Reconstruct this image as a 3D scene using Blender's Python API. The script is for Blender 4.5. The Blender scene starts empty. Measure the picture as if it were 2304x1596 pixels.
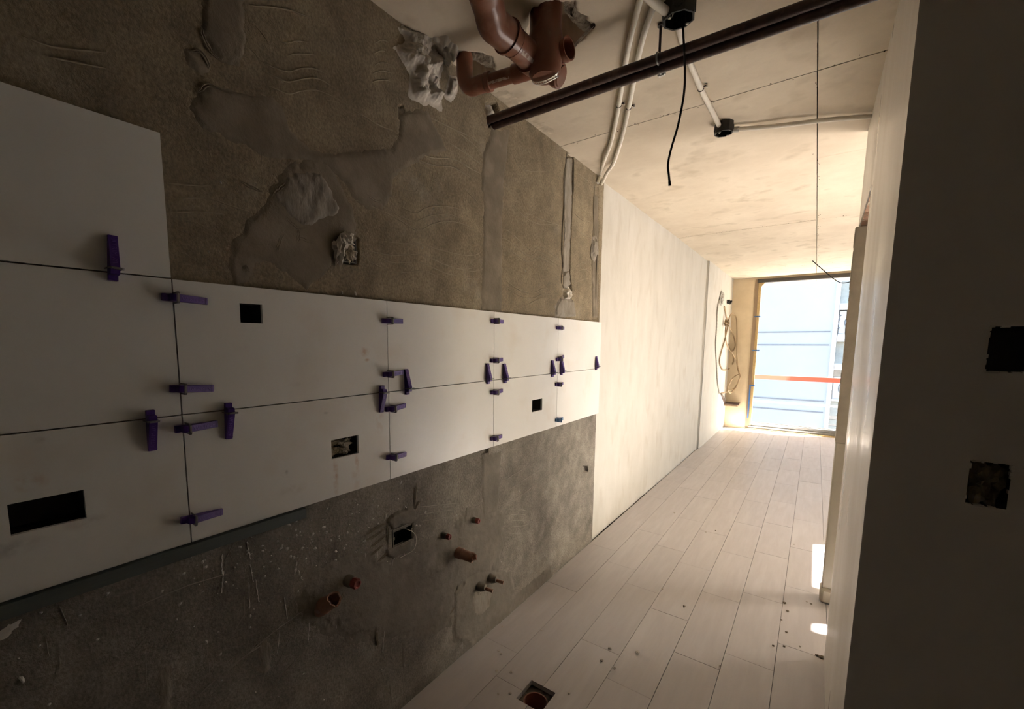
import bpy, bmesh, math, random
import numpy as np
from mathutils import Vector, Matrix
random.seed(7)
rng = np.random.RandomState(7)
scene = bpy.context.scene
col = scene.collection

# ---------------------------------------------------------------- camera
W_PX, H_PX = 2304, 1596
FPX, YAW, PITCH, ROLL = 986.67, 0.64985, 0.11459, -0.00318
CX, CY = W_PX / 2 - 70.27, H_PX / 2 + 87.78
CAM = np.array([1.122, 0.0, 1.354])
_F = np.array([-math.sin(YAW) * math.cos(PITCH), math.cos(YAW) * math.cos(PITCH), -math.sin(PITCH)])
_R = np.array([math.cos(YAW), math.sin(YAW), 0.0])
_D = -np.cross(_R, _F)
_R2 = _R * math.cos(ROLL) + _D * math.sin(ROLL)
_D2 = -_R * math.sin(ROLL) + _D * math.cos(ROLL)
cam_data = bpy.data.cameras.new('camera')
cam = bpy.data.objects.new('camera', cam_data)
col.objects.link(cam)
cam_data.sensor_fit = 'HORIZONTAL'
cam_data.sensor_width = 36.0
cam_data.lens = FPX / W_PX * 36.0
cam_data.shift_x = 70.27 / W_PX
cam_data.shift_y = 87.78 / W_PX
cam_data.clip_start = 0.02
m = Matrix.Identity(4)
for i in range(3):
    m[i][0], m[i][1], m[i][2], m[i][3] = _R2[i], -_D2[i], -_F[i], CAM[i]
cam.matrix_world = m
scene.camera = cam

# ---------------------------------------------------------------- daylight
EXPOSURE = 2.25
SUN_AZ, SUN_EL = math.radians(25.0), math.radians(34.4)      # azimuth from +x towards +y
world = bpy.data.worlds.new('sky')
scene.world = world
world.use_nodes = True
wn = world.node_tree
for n in list(wn.nodes):
    wn.nodes.remove(n)
sky = wn.nodes.new('ShaderNodeTexSky')
sky.sky_type = 'NISHITA'
sky.sun_disc = False
sky.sun_elevation = SUN_EL
sky.sun_rotation = math.pi / 2 - SUN_AZ
sky.air_density = 1.2
sky.dust_density = 2.0
bg = wn.nodes.new('ShaderNodeBackground')
bg.inputs[1].default_value = 0.30
wo = wn.nodes.new('ShaderNodeOutputWorld')
wn.links.new(sky.outputs[0], bg.inputs[0])
wn.links.new(bg.outputs[0], wo.inputs[0])
sun_d = bpy.data.lights.new('sun_offscreen', 'SUN')
sun_d.energy = 40.0
sun_d.angle = math.radians(0.6)
sun_d.color = (1.0, 0.95, 0.88)
sun = bpy.data.objects.new('sun_offscreen', sun_d)
col.objects.link(sun)
sv = Vector((math.cos(SUN_EL) * math.cos(SUN_AZ), math.cos(SUN_EL) * math.sin(SUN_AZ), math.sin(SUN_EL)))
sun.rotation_euler = sv.to_track_quat('Z', 'Y').to_euler()
sun.location = sv * 20


def portal(name, loc, sx, sy, normal):
    d = bpy.data.lights.new(name, 'AREA')
    d.shape = 'RECTANGLE'
    d.size, d.size_y = sx, sy
    o = bpy.data.objects.new(name, d)
    col.objects.link(o)
    o.location = loc
    o.rotation_euler = Vector(normal).to_track_quat('-Z', 'Z').to_euler()
    d.cycles.is_portal = True


portal('window_portal', (2.1, 8.28, 1.2), 3.7, 2.4, (0, -1, 0))
vs = scene.view_settings
vs.view_transform = 'Standard'
vs.look = 'None'
vs.gamma = 1.0
vs.use_curve_mapping = False
vs.exposure = EXPOSURE

# ---------------------------------------------------------------- pixel -> place
ZC = 2.372          # ceiling
XR = 1.246          # face of the right partition
YF = 8.125          # window wall
YW = 2.776          # end of the mortar wall, start of the white plaster


def ray(px, py):
    return _F + _R2 * (px - CX) / FPX + _D2 * (py - CY) / FPX


def on(ax, v, px, py):
    d = ray(px, py)
    return CAM + d * ((v - CAM[ax]) / d[ax])


def wl(px, py, x=-0.012):
    q = on(0, x, px, py)
    return (q[1], q[2])


def cl(px, py, z=ZC):
    q = on(2, z, px, py)
    return (q[0], q[1])


# ---------------------------------------------------------------- materials
def srgb(r, g, b):
    f = lambda c: (c / 255 / 12.92) if c <= 10 else ((c / 255 + 0.055) / 1.055) ** 2.4
    return (f(r), f(g), f(b))


def new_mat(name):
    mt = bpy.data.materials.new(name)
    mt.use_nodes = True
    nt = mt.node_tree
    b = nt.nodes['Principled BSDF']
    return mt, nt, b


def mat(name, c, rough=0.8, c2=None, scale=8.0, detail=6.0, bump=0.0, bscale=60.0, stretch=(1, 1, 1), spec=0.5,
        metallic=0.0, lo=0.35, hi=0.65, rand=0.0, rough2=None, bdist=0.002, coat=0.0, c3=None, scale3=60.0):
    mt, nt, b = new_mat(name)
    N, L = nt.nodes, nt.links
    b.inputs['Roughness'].default_value = rough
    b.inputs['Metallic'].default_value = metallic
    b.inputs['Specular IOR Level'].default_value = spec
    b.inputs['Coat Weight'].default_value = coat
    tc = N.new('ShaderNodeTexCoord')
    mp = N.new('ShaderNodeMapping')
    mp.inputs['Scale'].default_value = stretch
    L.new(tc.outputs['Object'], mp.inputs[0])
    if c2 is None:
        c2 = tuple(v * 0.85 for v in c)
    nz = N.new('ShaderNodeTexNoise')
    nz.inputs['Scale'].default_value = scale
    nz.inputs['Detail'].default_value = detail
    nz.inputs['Roughness'].default_value = 0.6
    L.new(mp.outputs[0], nz.inputs['Vector'])
    rp = N.new('ShaderNodeValToRGB')
    rp.color_ramp.elements[0].position = lo
    rp.color_ramp.elements[1].position = hi
    rp.color_ramp.elements[0].color = (*c2, 1)
    rp.color_ramp.elements[1].color = (*c, 1)
    L.new(nz.outputs['Fac'], rp.inputs[0])
    out = rp.outputs[0]
    if c3 is not None:
        n3 = N.new('ShaderNodeTexNoise')
        n3.inputs['Scale'].default_value = scale3
        n3.inputs['Detail'].default_value = 3
        L.new(mp.outputs[0], n3.inputs['Vector'])
        r3 = N.new('ShaderNodeValToRGB')
        r3.color_ramp.elements[0].position = 0.55
        r3.color_ramp.elements[1].position = 0.72
        L.new(n3.outputs['Fac'], r3.inputs[0])
        mx = N.new('ShaderNodeMix')
        mx.data_type = 'RGBA'
        L.new(r3.outputs[0], mx.inputs[0])
        L.new(out, mx.inputs[6])
        mx.inputs[7].default_value = (*c3, 1)
        out = mx.outputs[2]
    if rand > 0:
        oi = N.new('ShaderNodeObjectInfo')
        mr = N.new('ShaderNodeMapRange')
        mr.inputs[3].default_value = 1 - rand
        mr.inputs[4].default_value = 1 + rand
        L.new(oi.outputs['Random'], mr.inputs[0])
        vm = N.new('ShaderNodeVectorMath')
        vm.operation = 'SCALE'
        L.new(out, vm.inputs[0])
        L.new(mr.outputs[0], vm.inputs['Scale'])
        out = vm.outputs[0]
    L.new(out, b.inputs['Base Color'])
    if rough2 is not None:
        mr2 = N.new('ShaderNodeMapRange')
        mr2.inputs[1].default_value = lo
        mr2.inputs[2].default_value = hi
        mr2.inputs[3].default_value = rough2
        mr2.inputs[4].default_value = rough
        L.new(nz.outputs['Fac'], mr2.inputs[0])
        L.new(mr2.outputs[0], b.inputs['Roughness'])
    if bump > 0:
        nb = N.new('ShaderNodeTexNoise')
        nb.inputs['Scale'].default_value = bscale
        nb.inputs['Detail'].default_value = 6
        nb.inputs['Roughness'].default_value = 0.65
        L.new(mp.outputs[0], nb.inputs['Vector'])
        bp = N.new('ShaderNodeBump')
        bp.inputs['Strength'].default_value = bump
        bp.inputs['Distance'].default_value = bdist
        L.new(nb.outputs['Fac'], bp.inputs['Height'])
        L.new(bp.outputs[0], b.inputs['Normal'])
    return mt


def mortar_mat():
    """rough render: a browner coat above, a greyer one below, fine sand grain"""
    mt, nt, b = new_mat('mortar')
    N, L = nt.nodes, nt.links
    b.inputs['Roughness'].default_value = 0.95
    b.inputs['Specular IOR Level'].default_value = 0.2
    tc = N.new('ShaderNodeTexCoord')
    sep = N.new('ShaderNodeSeparateXYZ')
    L.new(tc.outputs['Object'], sep.inputs[0])
    mr = N.new('ShaderNodeMapRange')
    mr.inputs[1].default_value, mr.inputs[2].default_value = 1.0, 1.4
    L.new(sep.outputs[2], mr.inputs[0])

    def ramp(src, lo, hi, c0, c1):
        r = N.new('ShaderNodeValToRGB')
        r.color_ramp.elements[0].position, r.color_ramp.elements[1].position = lo, hi
        r.color_ramp.elements[0].color, r.color_ramp.elements[1].color = (*c0, 1), (*c1, 1)
        L.new(src, r.inputs[0])
        return r.outputs[0]

    def noise(sc, d=6, rg=0.6):
        n = N.new('ShaderNodeTexNoise')
        n.inputs['Scale'].default_value, n.inputs['Detail'].default_value, n.inputs['Roughness'].default_value = sc, d, rg
        L.new(tc.outputs['Object'], n.inputs['Vector'])
        return n.outputs['Fac']
    big = noise(5.0)
    up = ramp(big, .33, .68, (.225, .182, .125), (.345, .285, .195))
    dn = ramp(big, .33, .68, (.185, .165, .14), (.325, .295, .25))
    mx = N.new('ShaderNodeMix')
    mx.data_type = 'RGBA'
    L.new(mr.outputs[0], mx.inputs[0])
    L.new(dn, mx.inputs[6])
    L.new(up, mx.inputs[7])
    gm = N.new('ShaderNodeMapping')
    gm.inputs['Scale'].default_value = (1, 1, .75)
    L.new(tc.outputs['Object'], gm.inputs[0])
    gn = N.new('ShaderNodeTexNoise')
    gn.inputs['Scale'].default_value, gn.inputs['Detail'].default_value, gn.inputs['Roughness'].default_value = 150.0, 4, .6
    L.new(gm.outputs[0], gn.inputs['Vector'])
    grain = ramp(gn.outputs['Fac'], .36, .64, (.76, .76, .76), (1.16, 1.16, 1.16))
    mott = ramp(noise(17.0, 5, .6), .36, .64, (.86, .86, .86), (1.10, 1.10, 1.10))
    mm = N.new('ShaderNodeMix')
    mm.data_type = 'RGBA'
    mm.blend_type = 'MULTIPLY'
    mm.inputs[0].default_value = 1.0
    L.new(mx.outputs[2], mm.inputs[6])
    L.new(grain, mm.inputs[7])
    m2 = N.new('ShaderNodeMix')
    m2.data_type = 'RGBA'
    m2.blend_type = 'MULTIPLY'
    m2.inputs[0].default_value = 1.0
    L.new(mm.outputs[2], m2.inputs[6])
    L.new(mott, m2.inputs[7])
    mm = m2
    # pale lime smears
    sm = ramp(noise(3.1, 8, .65), .58, .72, (0, 0, 0), (1, 1, 1))
    m3 = N.new('ShaderNodeMix')
    m3.data_type = 'RGBA'
    sc = N.new('ShaderNodeMath')
    sc.operation = 'MULTIPLY'
    sc.inputs[1].default_value = 0.45
    L.new(sm, sc.inputs[0])
    L.new(sc.outputs[0], m3.inputs[0])
    L.new(mm.outputs[2], m3.inputs[6])
    m3.inputs[7].default_value = (.40, .37, .31, 1)
    L.new(m3.outputs[2], b.inputs['Base Color'])
    bp = N.new('ShaderNodeBump')
    bp.inputs['Strength'].default_value = 1.0
    bp.inputs['Distance'].default_value = 0.0035
    L.new(noise(110.0, 6, .62), bp.inputs['Height'])
    L.new(bp.outputs[0], b.inputs['Normal'])
    return mt


M = {}
M['mortar'] = mortar_mat()
M['patch'] = mat('smooth_mortar', (.235, .196, .142), .9, (.175, .143, .10), 9, bump=.8, bscale=28, bdist=.005, c3=(.265, .222, .165), scale3=9)
M['patch_low'] = mat('smooth_grey_mortar', (.215, .19, .155), .9, (.155, .136, .11), 7, bump=.8, bscale=28, bdist=.005, c3=(.24, .214, .177), scale3=11)
M['patch_pale'] = mat('pale_filler', (.33, .295, .245), .9, (.225, .195, .155), 22, bump=.8, bscale=40, bdist=.006, stretch=(1, 1.6, .5))
M['ridge'] = mat('trowel_ridge_mortar', (.36, .30, .212), .9, (.29, .24, .168), 30, bump=.3)
M['ridge_grey'] = mat('grey_trowel_ridge', (.36, .325, .275), .9, (.26, .235, .195), 30, bump=.3)
M['crack'] = mat('crack_lip_mortar', (.25, .21, .155), .95, (.19, .158, .115), 20, bump=.4)
M['seam_dirt'] = mat('rust_and_dirt', (.10, .06, .035), .95)
M['plaster'] = mat('white_gypsum', (.62, .57, .50), .85, (.48, .43, .37), 22, bump=.5, bscale=50)
M['gypsum'] = mat('bright_gypsum', (.74, .68, .60), .8, (.55, .50, .43), 30, bump=.4, bscale=60)
M['splat'] = mat('paint_splash', (.74, .71, .65), .8, (.58, .55, .50), 60)
M['tile'] = mat('glazed_tile', (.80, .785, .745), .34, (.77, .75, .705), 3.0, lo=.3, hi=.6, rough2=.42, bump=.02, bscale=12,
                c3=(.745, .70, .63), scale3=5.0)


def stained(src, name, spots):
    """copy of a material with soft dirt marks at given (y, z, half width, half height, colour, strength)"""
    mt = src.copy()
    mt.name = name
    nt = mt.node_tree
    N, L = nt.nodes, nt.links
    b = N['Principled BSDF']
    out = b.inputs['Base Color'].links[0].from_socket
    tc = N.new('ShaderNodeTexCoord')
    nz = N.new('ShaderNodeTexNoise')
    nz.inputs['Scale'].default_value = 45
    nz.inputs['Detail'].default_value = 5
    L.new(tc.outputs['Object'], nz.inputs['Vector'])
    for y, z, hy, hz, c, k in spots:
        mp = N.new('ShaderNodeMapping')
        mp.vector_type = 'POINT'
        mp.inputs['Location'].default_value = (0, -y / hy, -z / hz)
        mp.inputs['Scale'].default_value = (0, 1 / hy, 1 / hz)
        L.new(tc.outputs['Object'], mp.inputs[0])
        ln = N.new('ShaderNodeVectorMath')
        ln.operation = 'LENGTH'
        L.new(mp.outputs[0], ln.inputs[0])
        mr = N.new('ShaderNodeMapRange')
        mr.inputs[1].default_value, mr.inputs[2].default_value = 1.0, .1
        L.new(ln.outputs['Value'], mr.inputs[0])
        mu = N.new('ShaderNodeMath')
        mu.operation = 'MULTIPLY'
        L.new(mr.outputs[0], mu.inputs[0])
        r2 = N.new('ShaderNodeMapRange')
        r2.inputs[1].default_value, r2.inputs[2].default_value, r2.inputs[4].default_value = .38, .62, k
        L.new(nz.outputs['Fac'], r2.inputs[0])
        L.new(r2.outputs[0], mu.inputs[1])
        mx = N.new('ShaderNodeMix')
        mx.data_type = 'RGBA'
        L.new(mu.outputs[0], mx.inputs[0])
        L.new(out, mx.inputs[6])
        mx.inputs[7].default_value = (*c, 1)
        out = mx.outputs[2]
    L.new(out, b.inputs['Base Color'])
    return mt


RUST, GRIME, GREY = (.52, .30, .16), (.42, .35, .27), (.30, .29, .26)
M['tile_rust'] = stained(M['tile'], 'tile_rust_streaked', [(.757, .955, .012, .07, RUST, 0.75), (.835, .985, .010, .03, RUST, 0.85), (.83, .93, .02, .05, RUST, 0.37), (.62, .95, .05, .02, GRIME, 0.28), (.73, 1.15, .012, .005, GREY, 0.56), (.605, 1.003, .006, .008, GREY, 0.70), (.93, 1.10, .02, .06, RUST, 0.37)])
M['tile_scuff'] = stained(M['tile'], 'tile_scuffed', [(.875, 1.325, .022, .018, RUST, 0.75), (.885, 1.30, .012, .006, RUST, 0.75), (.65, 1.24, .03, .01, GRIME, 0.22)])
M['tile_grime'] = stained(M['tile'], 'tile_grimy', [(.12, 1.10, .03, .02, RUST, 0.56), (.09, .985, .05, .02, GREY, 0.49), (.19, 1.0, .04, .015, GRIME, 0.44),
                                                   (.14, 1.175, .012, .008, GRIME, 0.50)])
M['concrete'] = mat('formed_concrete', (.68, .595, .465), .85, (.585, .50, .38), 3.5, bump=.25, bscale=45, rand=.03,
                    c3=(.51, .43, .315), scale3=7.0)
M['dirty_concrete'] = mat('dirty_concrete', (.60, .52, .40), .9, (.44, .37, .27), 25, bump=.3, c3=(.72, .63, .49), scale3=18)
M['raw_concrete'] = mat('broken_concrete', (.33, .28, .21), .95, (.17, .14, .10), 40, bump=1.0, bscale=50, bdist=.01)
M['slab'] = mat('slab_concrete', (.25, .22, .18), .95)
M['white_wall'] = mat('white_plaster', (.64, .62, .57), .7, (.56, .54, .485), 3.2, stretch=(1, 1.6, .7), bump=.4, bscale=11, rough2=.5, bdist=.006,
                      c3=(.54, .51, .45), scale3=5.0)
M['beige_wall'] = mat('beige_plaster', (.74, .61, .42), .8, (.64, .515, .34), 4, bump=.15, bscale=20)
M['gloss_wall'] = mat('glossy_partition', (.72, .68, .62), .2, (.69, .65, .59), 1.6, detail=2, stretch=(1, 3, .6), rough2=.5, lo=.3, hi=.7, bump=.03,
                      bscale=5, bdist=.003)
M['dark_wall'] = mat('plain_partition', (.72, .68, .62), .6, (.69, .65, .59), 3, bump=.05)
M['plank'] = mat('floor_plank', (.50, .465, .455), .40, (.47, .436, .426), 7, stretch=(5, .55, 5), rand=.035, rough2=.5, bump=.04,
                 bscale=30, c3=(.53, .497, .487), scale3=3.0)
M['subfloor'] = mat('subfloor', (.10, .085, .07), .95)
M['purple'] = mat('purple_plastic', (.072, .022, .225), .42, (.06, .018, .19), 40)
M['purple_text'] = mat('purple_lettering', (.18, .09, .42), .45, (.15, .075, .36), 40)
M['blue_plastic'] = mat('blue_plastic', (.07, .20, .42), .45)
M['clip'] = mat('smoky_clip', (.22, .20, .20), .4, (.17, .155, .155), 40)
M['pvc'] = mat('brown_pvc', (.275, .112, .068), .28, (.225, .088, .052), 12, c3=(.32, .155, .105), scale3=25)
M['pvc_ring'] = mat('pvc_lip', (.26, .105, .063), .3, (.225, .088, .052), 12)
M['pvc_in'] = mat('pvc_inside', (.26, .105, .063), .5)
M['print'] = mat('pale_pipe_print', (.62, .50, .43), .6, (.25, .10, .06), 90, lo=.42, hi=.5)
M['steel'] = mat('galvanised_steel', (.72, .70, .66), .35, (.6, .58, .55), 50, metallic=.9)
M['brown_pipe'] = mat('brown_painted_pipe', (.075, .04, .034), .38, (.05, .027, .022), 20, c3=(.13, .08, .06), scale3=40)
M['conduit'] = mat('cream_conduit', (.82, .77, .67), .5, (.74, .69, .59), 20)
M['box_black'] = mat('black_junction_plastic', (.018, .018, .014), .5, (.012, .012, .009), 30)
M['box_in'] = mat('black_box_plastic', (.018, .018, .014), .6)
M['cable_black'] = mat('black_cable', (.02, .018, .016), .5)
M['cable_tan'] = mat('tan_cable', (.36, .25, .14), .6)
M['cable_grey'] = mat('grey_corrugated_hose', (.46, .43, .38), .7)
M['batten'] = mat('grey_green_batten', (.115, .135, .125), .45, (.085, .10, .095), 6, stretch=(1, .3, 5), metallic=.2)
M['red_plug'] = mat('red_plug', (.26, .045, .035), .5, (.18, .03, .022), 30)
M['pink_pvc'] = mat('dusty_pvc', (.34, .19, .13), .6, (.27, .14, .095), 25, c3=(.42, .32, .25), scale3=40)
M['paper'] = mat('crumpled_paper', (.66, .57, .44), .7, (.45, .37, .27), 40)
M['foil'] = mat('crumpled_film', (.60, .55, .46), .22, (.35, .29, .21), 60, spec=.8)
M['foam'] = mat('stained_foam', (.27, .22, .12), .8, (.12, .085, .04), 40, c3=(.34, .31, .27), scale3=30)
M['post_dark'] = mat('rough_jamb', (.44, .39, .30), .6, (.36, .315, .24), 14, bump=.4, bscale=40)
M['post_light'] = mat('glossy_jamb', (.46, .41, .315), .35, (.40, .355, .27), 6)
M['brick'] = mat('raw_brick', (.34, .17, .10), .95, (.28, .20, .14), 40, bump=1, bscale=60, bdist=.006, c3=(.45, .38, .28), scale3=30)
M['alu'] = mat('dull_aluminium', (.34, .34, .32), .4, (.26, .26, .25), 20, metallic=.5)
M['dark_frame'] = mat('dark_frame', (.06, .052, .045), .5)
M['wood'] = mat('raw_pine', (.60, .45, .22), .7, (.47, .33, .15), 30, stretch=(6, 6, 1))
M['brown_trim'] = mat('brown_trim', (.30, .21, .13), .7)
M['blue_tape'] = mat('blue_tape', (.06, .17, .42), .6)
M['facade'] = mat('pale_facade', (.42, .41, .41), .85, (.39, .38, .385), .5)
M['facade_joint'] = mat('facade_joint', (.22, .22, .23), .9)
M['facade_white'] = mat('white_painted', (.70, .70, .70), .7)
M['parapet'] = mat('grey_parapet', (.40, .41, .38), .8)
M['ac_white'] = mat('ac_casing', (.65, .66, .66), .5)
M['ac_dark'] = mat('ac_grille', (.18, .19, .21), .6)
M['red_board'] = mat('red_painted_board', (.30, .032, .018), .6, (.17, .07, .045), 3.0, stretch=(1.2, 1, 1), lo=.45, hi=.56)
nt = M['red_board'].node_tree
_b = nt.nodes['Principled BSDF']
_tc = nt.nodes.new('ShaderNodeTexCoord')
_sx = nt.nodes.new('ShaderNodeSeparateXYZ')
nt.links.new(_tc.outputs['Object'], _sx.inputs[0])
_nz = nt.nodes.new('ShaderNodeTexNoise')
_nz.inputs['Scale'].default_value = 6
nt.links.new(_tc.outputs['Object'], _nz.inputs['Vector'])
_ad = nt.nodes.new('ShaderNodeMath')
_ad.operation = 'MULTIPLY_ADD'
_ad.inputs[1].default_value = .35
nt.links.new(_nz.outputs['Fac'], _ad.inputs[0])
nt.links.new(_sx.outputs[0], _ad.inputs[2])
_rp = nt.nodes.new('ShaderNodeValToRGB')
_rp.color_ramp.elements[0].position, _rp.color_ramp.elements[1].position = .93, 1.0
_rp.color_ramp.elements[0].color, _rp.color_ramp.elements[1].color = (.26, .13, .095, 1), (.45, .05, .03, 1)
nt.links.new(_ad.outputs[0], _rp.inputs[0])
nt.links.new(_rp.outputs[0], _b.inputs['Base Color'])
M['rail_grey'] = mat('grey_rail', (.33, .32, .29), .5)
M['terrace'] = mat('balcony_concrete', (.50, .47, .42), .9)
M['street'] = mat('street', (.25, .24, .23), .9)
M['crumb'] = mat('plaster_crumb', (.66, .61, .54), .9, (.50, .45, .39), 80)
M['crumb_dark'] = mat('mortar_crumb', (.24, .20, .15), .95)


# ---------------------------------------------------------------- mesh helpers
class MB:
    def __init__(self):
        self.v, self.f, self.mi = [], [], []

    def add(self, vs, fs, mi=0):
        o = len(self.v)
        self.v += [tuple(map(float, q)) for q in vs]
        self.f += [tuple(i + o for i in q) for q in fs]
        self.mi += [mi] * len(fs)
        return self

    def box(self, a, b, mi=0):
        (x0, y0, z0), (x1, y1, z1) = a, b
        vs = [(x0, y0, z0), (x1, y0, z0), (x1, y1, z0), (x0, y1, z0), (x0, y0, z1), (x1, y0, z1), (x1, y1, z1), (x0, y1, z1)]
        fs = [(0, 3, 2, 1), (4, 5, 6, 7), (0, 1, 5, 4), (1, 2, 6, 5), (2, 3, 7, 6), (3, 0, 4, 7)]
        return self.add(vs, fs, mi)

    def bevbox(self, a, b, r, mi=0):
        """box with chamfered edges"""
        bm = bmesh.new()
        bmesh.ops.create_cube(bm, size=1)
        for v in bm.verts:
            v.co = Vector([(a[k] + b[k]) / 2 + v.co[k] * (b[k] - a[k]) for k in range(3)])
        bmesh.ops.bevel(bm, geom=list(bm.edges), offset=r, segments=1, affect='EDGES')
        bm.verts.index_update()
        self.add([v.co[:] for v in bm.verts], [[v.index for v in f.verts] for f in bm.faces], mi)
        bm.free()
        return self

    def tube(self, pts, r, seg=12, caps=True, mi=0):
        P = [np.array(q, float) for q in pts]
        n = len(P)
        rr = list(r) if hasattr(r, '__len__') else [r] * n
        T = []
        for i in range(n):
            t = P[min(i + 1, n - 1)] - P[max(i - 1, 0)]
            L = np.linalg.norm(t)
            t = t / L if L > 1e-9 else (T[-1] if T else np.array([0, 0, 1.0]))
            if T and n < 12 and t @ T[-1] < -.5:
                t = -t          # profile folding back into the pipe mouth
            T.append(t)
        a = np.array([0, 0, 1.0]) if abs(T[0][2]) < .9 else np.array([1.0, 0, 0])
        u = np.cross(T[0], a)
        u /= np.linalg.norm(u)
        vs, fs = [], []
        for i in range(n):
            u = u - T[i] * (u @ T[i])
            u /= np.linalg.norm(u)
            w = np.cross(T[i], u)
            for k in range(seg):
                an = 2 * math.pi * k / seg
                vs.append(P[i] + rr[i] * (math.cos(an) * u + math.sin(an) * w))
        for i in range(n - 1):
            for k in range(seg):
                k2 = (k + 1) % seg
                fs.append((i * seg + k, i * seg + k2, (i + 1) * seg + k2, (i + 1) * seg + k))
        if caps:
            fs.append(tuple(range(seg - 1, -1, -1)))
            fs.append(tuple((n - 1) * seg + k for k in range(seg)))
        return self.add(vs, fs, mi)

    def prism(self, poly, d0, d1, axis=2, mi=0):
        """extrude a 2-D polygon along axis: axis 2 poly=(x,y); axis 0 poly=(y,z); axis 1 poly=(x,z)"""
        def P(q, d):
            return (q[0], q[1], d) if axis == 2 else ((d, q[0], q[1]) if axis == 0 else (q[0], d, q[1]))
        n = len(poly)
        vs = [P(q, d0) for q in poly] + [P(q, d1) for q in poly]
        fs = [tuple(range(n - 1, -1, -1)), tuple(range(n, 2 * n))]
        fs += [(i, (i + 1) % n, n + (i + 1) % n, n + i) for i in range(n)]
        return self.add(vs, fs, mi)

    def mesh(self, name, mats, smooth=False):
        me = bpy.data.meshes.new(name)
        me.from_pydata(self.v, [], self.f)
        for mm in (mats if isinstance(mats, (list, tuple)) else [mats]):
            me.materials.append(M[mm] if isinstance(mm, str) else mm)
        me.polygons.foreach_set('material_index', self.mi)
        bm = bmesh.new()
        bm.from_mesh(me)
        bmesh.ops.recalc_face_normals(bm, faces=bm.faces)
        bm.to_mesh(me)
        bm.free()
        if smooth:
            me.polygons.foreach_set('use_smooth', [True] * len(me.polygons))
            try:
                me.set_sharp_from_angle(angle=math.radians(38))
            except Exception:
                pass
        me.update()
        return me

    def build(self, name, mats, parent=None, smooth=False, **kw):
        return link(name, self.mesh(name, mats, smooth), parent, **kw)


def link(name, me, parent=None, **kw):
    o = bpy.data.objects.new(name, me)
    col.objects.link(o)
    if parent is not None:
        o.parent = parent
        o.matrix_parent_inverse = parent.matrix_world.inverted()
    for k, v in kw.items():
        o[k] = v
    return o


def thing(name, label, cat, loc=(0, 0, 0), group=None):
    o = bpy.data.objects.new(name, None)
    col.objects.link(o)
    o.empty_display_size = .05
    o.location = loc
    o.matrix_world = Matrix.Translation(loc)
    o['label'], o['category'] = label, cat
    if group:
        o['group'] = group
    return o


def smooth_path(pts, n=6):
    P = [np.array(q, float) for q in pts]
    if len(P) < 3:
        return P
    E_ = [2 * P[0] - P[1]] + P + [2 * P[-1] - P[-2]]
    out = []
    for i in range(1, len(E_) - 2):
        p0, p1, p2, p3 = E_[i - 1:i + 3]
        for k in range(n):
            t = k / n
            out.append(.5 * ((2 * p1) + (p2 - p0) * t + (2 * p0 - 5 * p1 + 4 * p2 - p3) * t * t + (3 * p1 - p0 - 3 * p2 + p3) * t ** 3))
    out.append(P[-1])
    return out


# value noise on arrays
_tab = rng.rand(256, 256)


def vnoise(a, b):
    ai, bi = np.floor(a).astype(int), np.floor(b).astype(int)
    fa, fb = a - ai, b - bi
    fa, fb = fa * fa * (3 - 2 * fa), fb * fb * (3 - 2 * fb)
    g = lambda i, j: _tab[i % 256, j % 256]
    return (g(ai, bi) * (1 - fa) + g(ai + 1, bi) * fa) * (1 - fb) + (g(ai, bi + 1) * (1 - fa) + g(ai + 1, bi + 1) * fa) * fb


def fbm(a, b, sc, octv=4, gain=.5):
    s, amp, t = 0, 1, 0
    for k in range(octv):
        s = s + amp * (vnoise(a * sc * 2 ** k + 17.3 * k, b * sc * 2 ** k + 5.1 * k) - .5)
        t += amp
        amp *= gain
    return s / t * 2


def sdist(poly, A, B):
    """signed distance to a polygon, positive inside"""
    n = len(poly)
    d2 = np.full(A.shape, 1e9)
    ins = np.zeros(A.shape, bool)
    for i in range(n):
        (x0, y0), (x1, y1) = poly[i], poly[(i + 1) % n]
        ex, ey = x1 - x0, y1 - y0
        L = ex * ex + ey * ey + 1e-15
        t = np.clip(((A - x0) * ex + (B - y0) * ey) / L, 0, 1)
        d2 = np.minimum(d2, (A - x0 - t * ex) ** 2 + (B - y0 - t * ey) ** 2)
        cond = ((y0 > B) != (y1 > B))
        with np.errstate(divide='ignore', invalid='ignore'):
            xi = (x1 - x0) * (B - y0) / (y1 - y0 + 1e-15) + x0
        ins ^= cond & (A < xi)
    d = np.sqrt(d2)
    return np.where(ins, d, -d)


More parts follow.
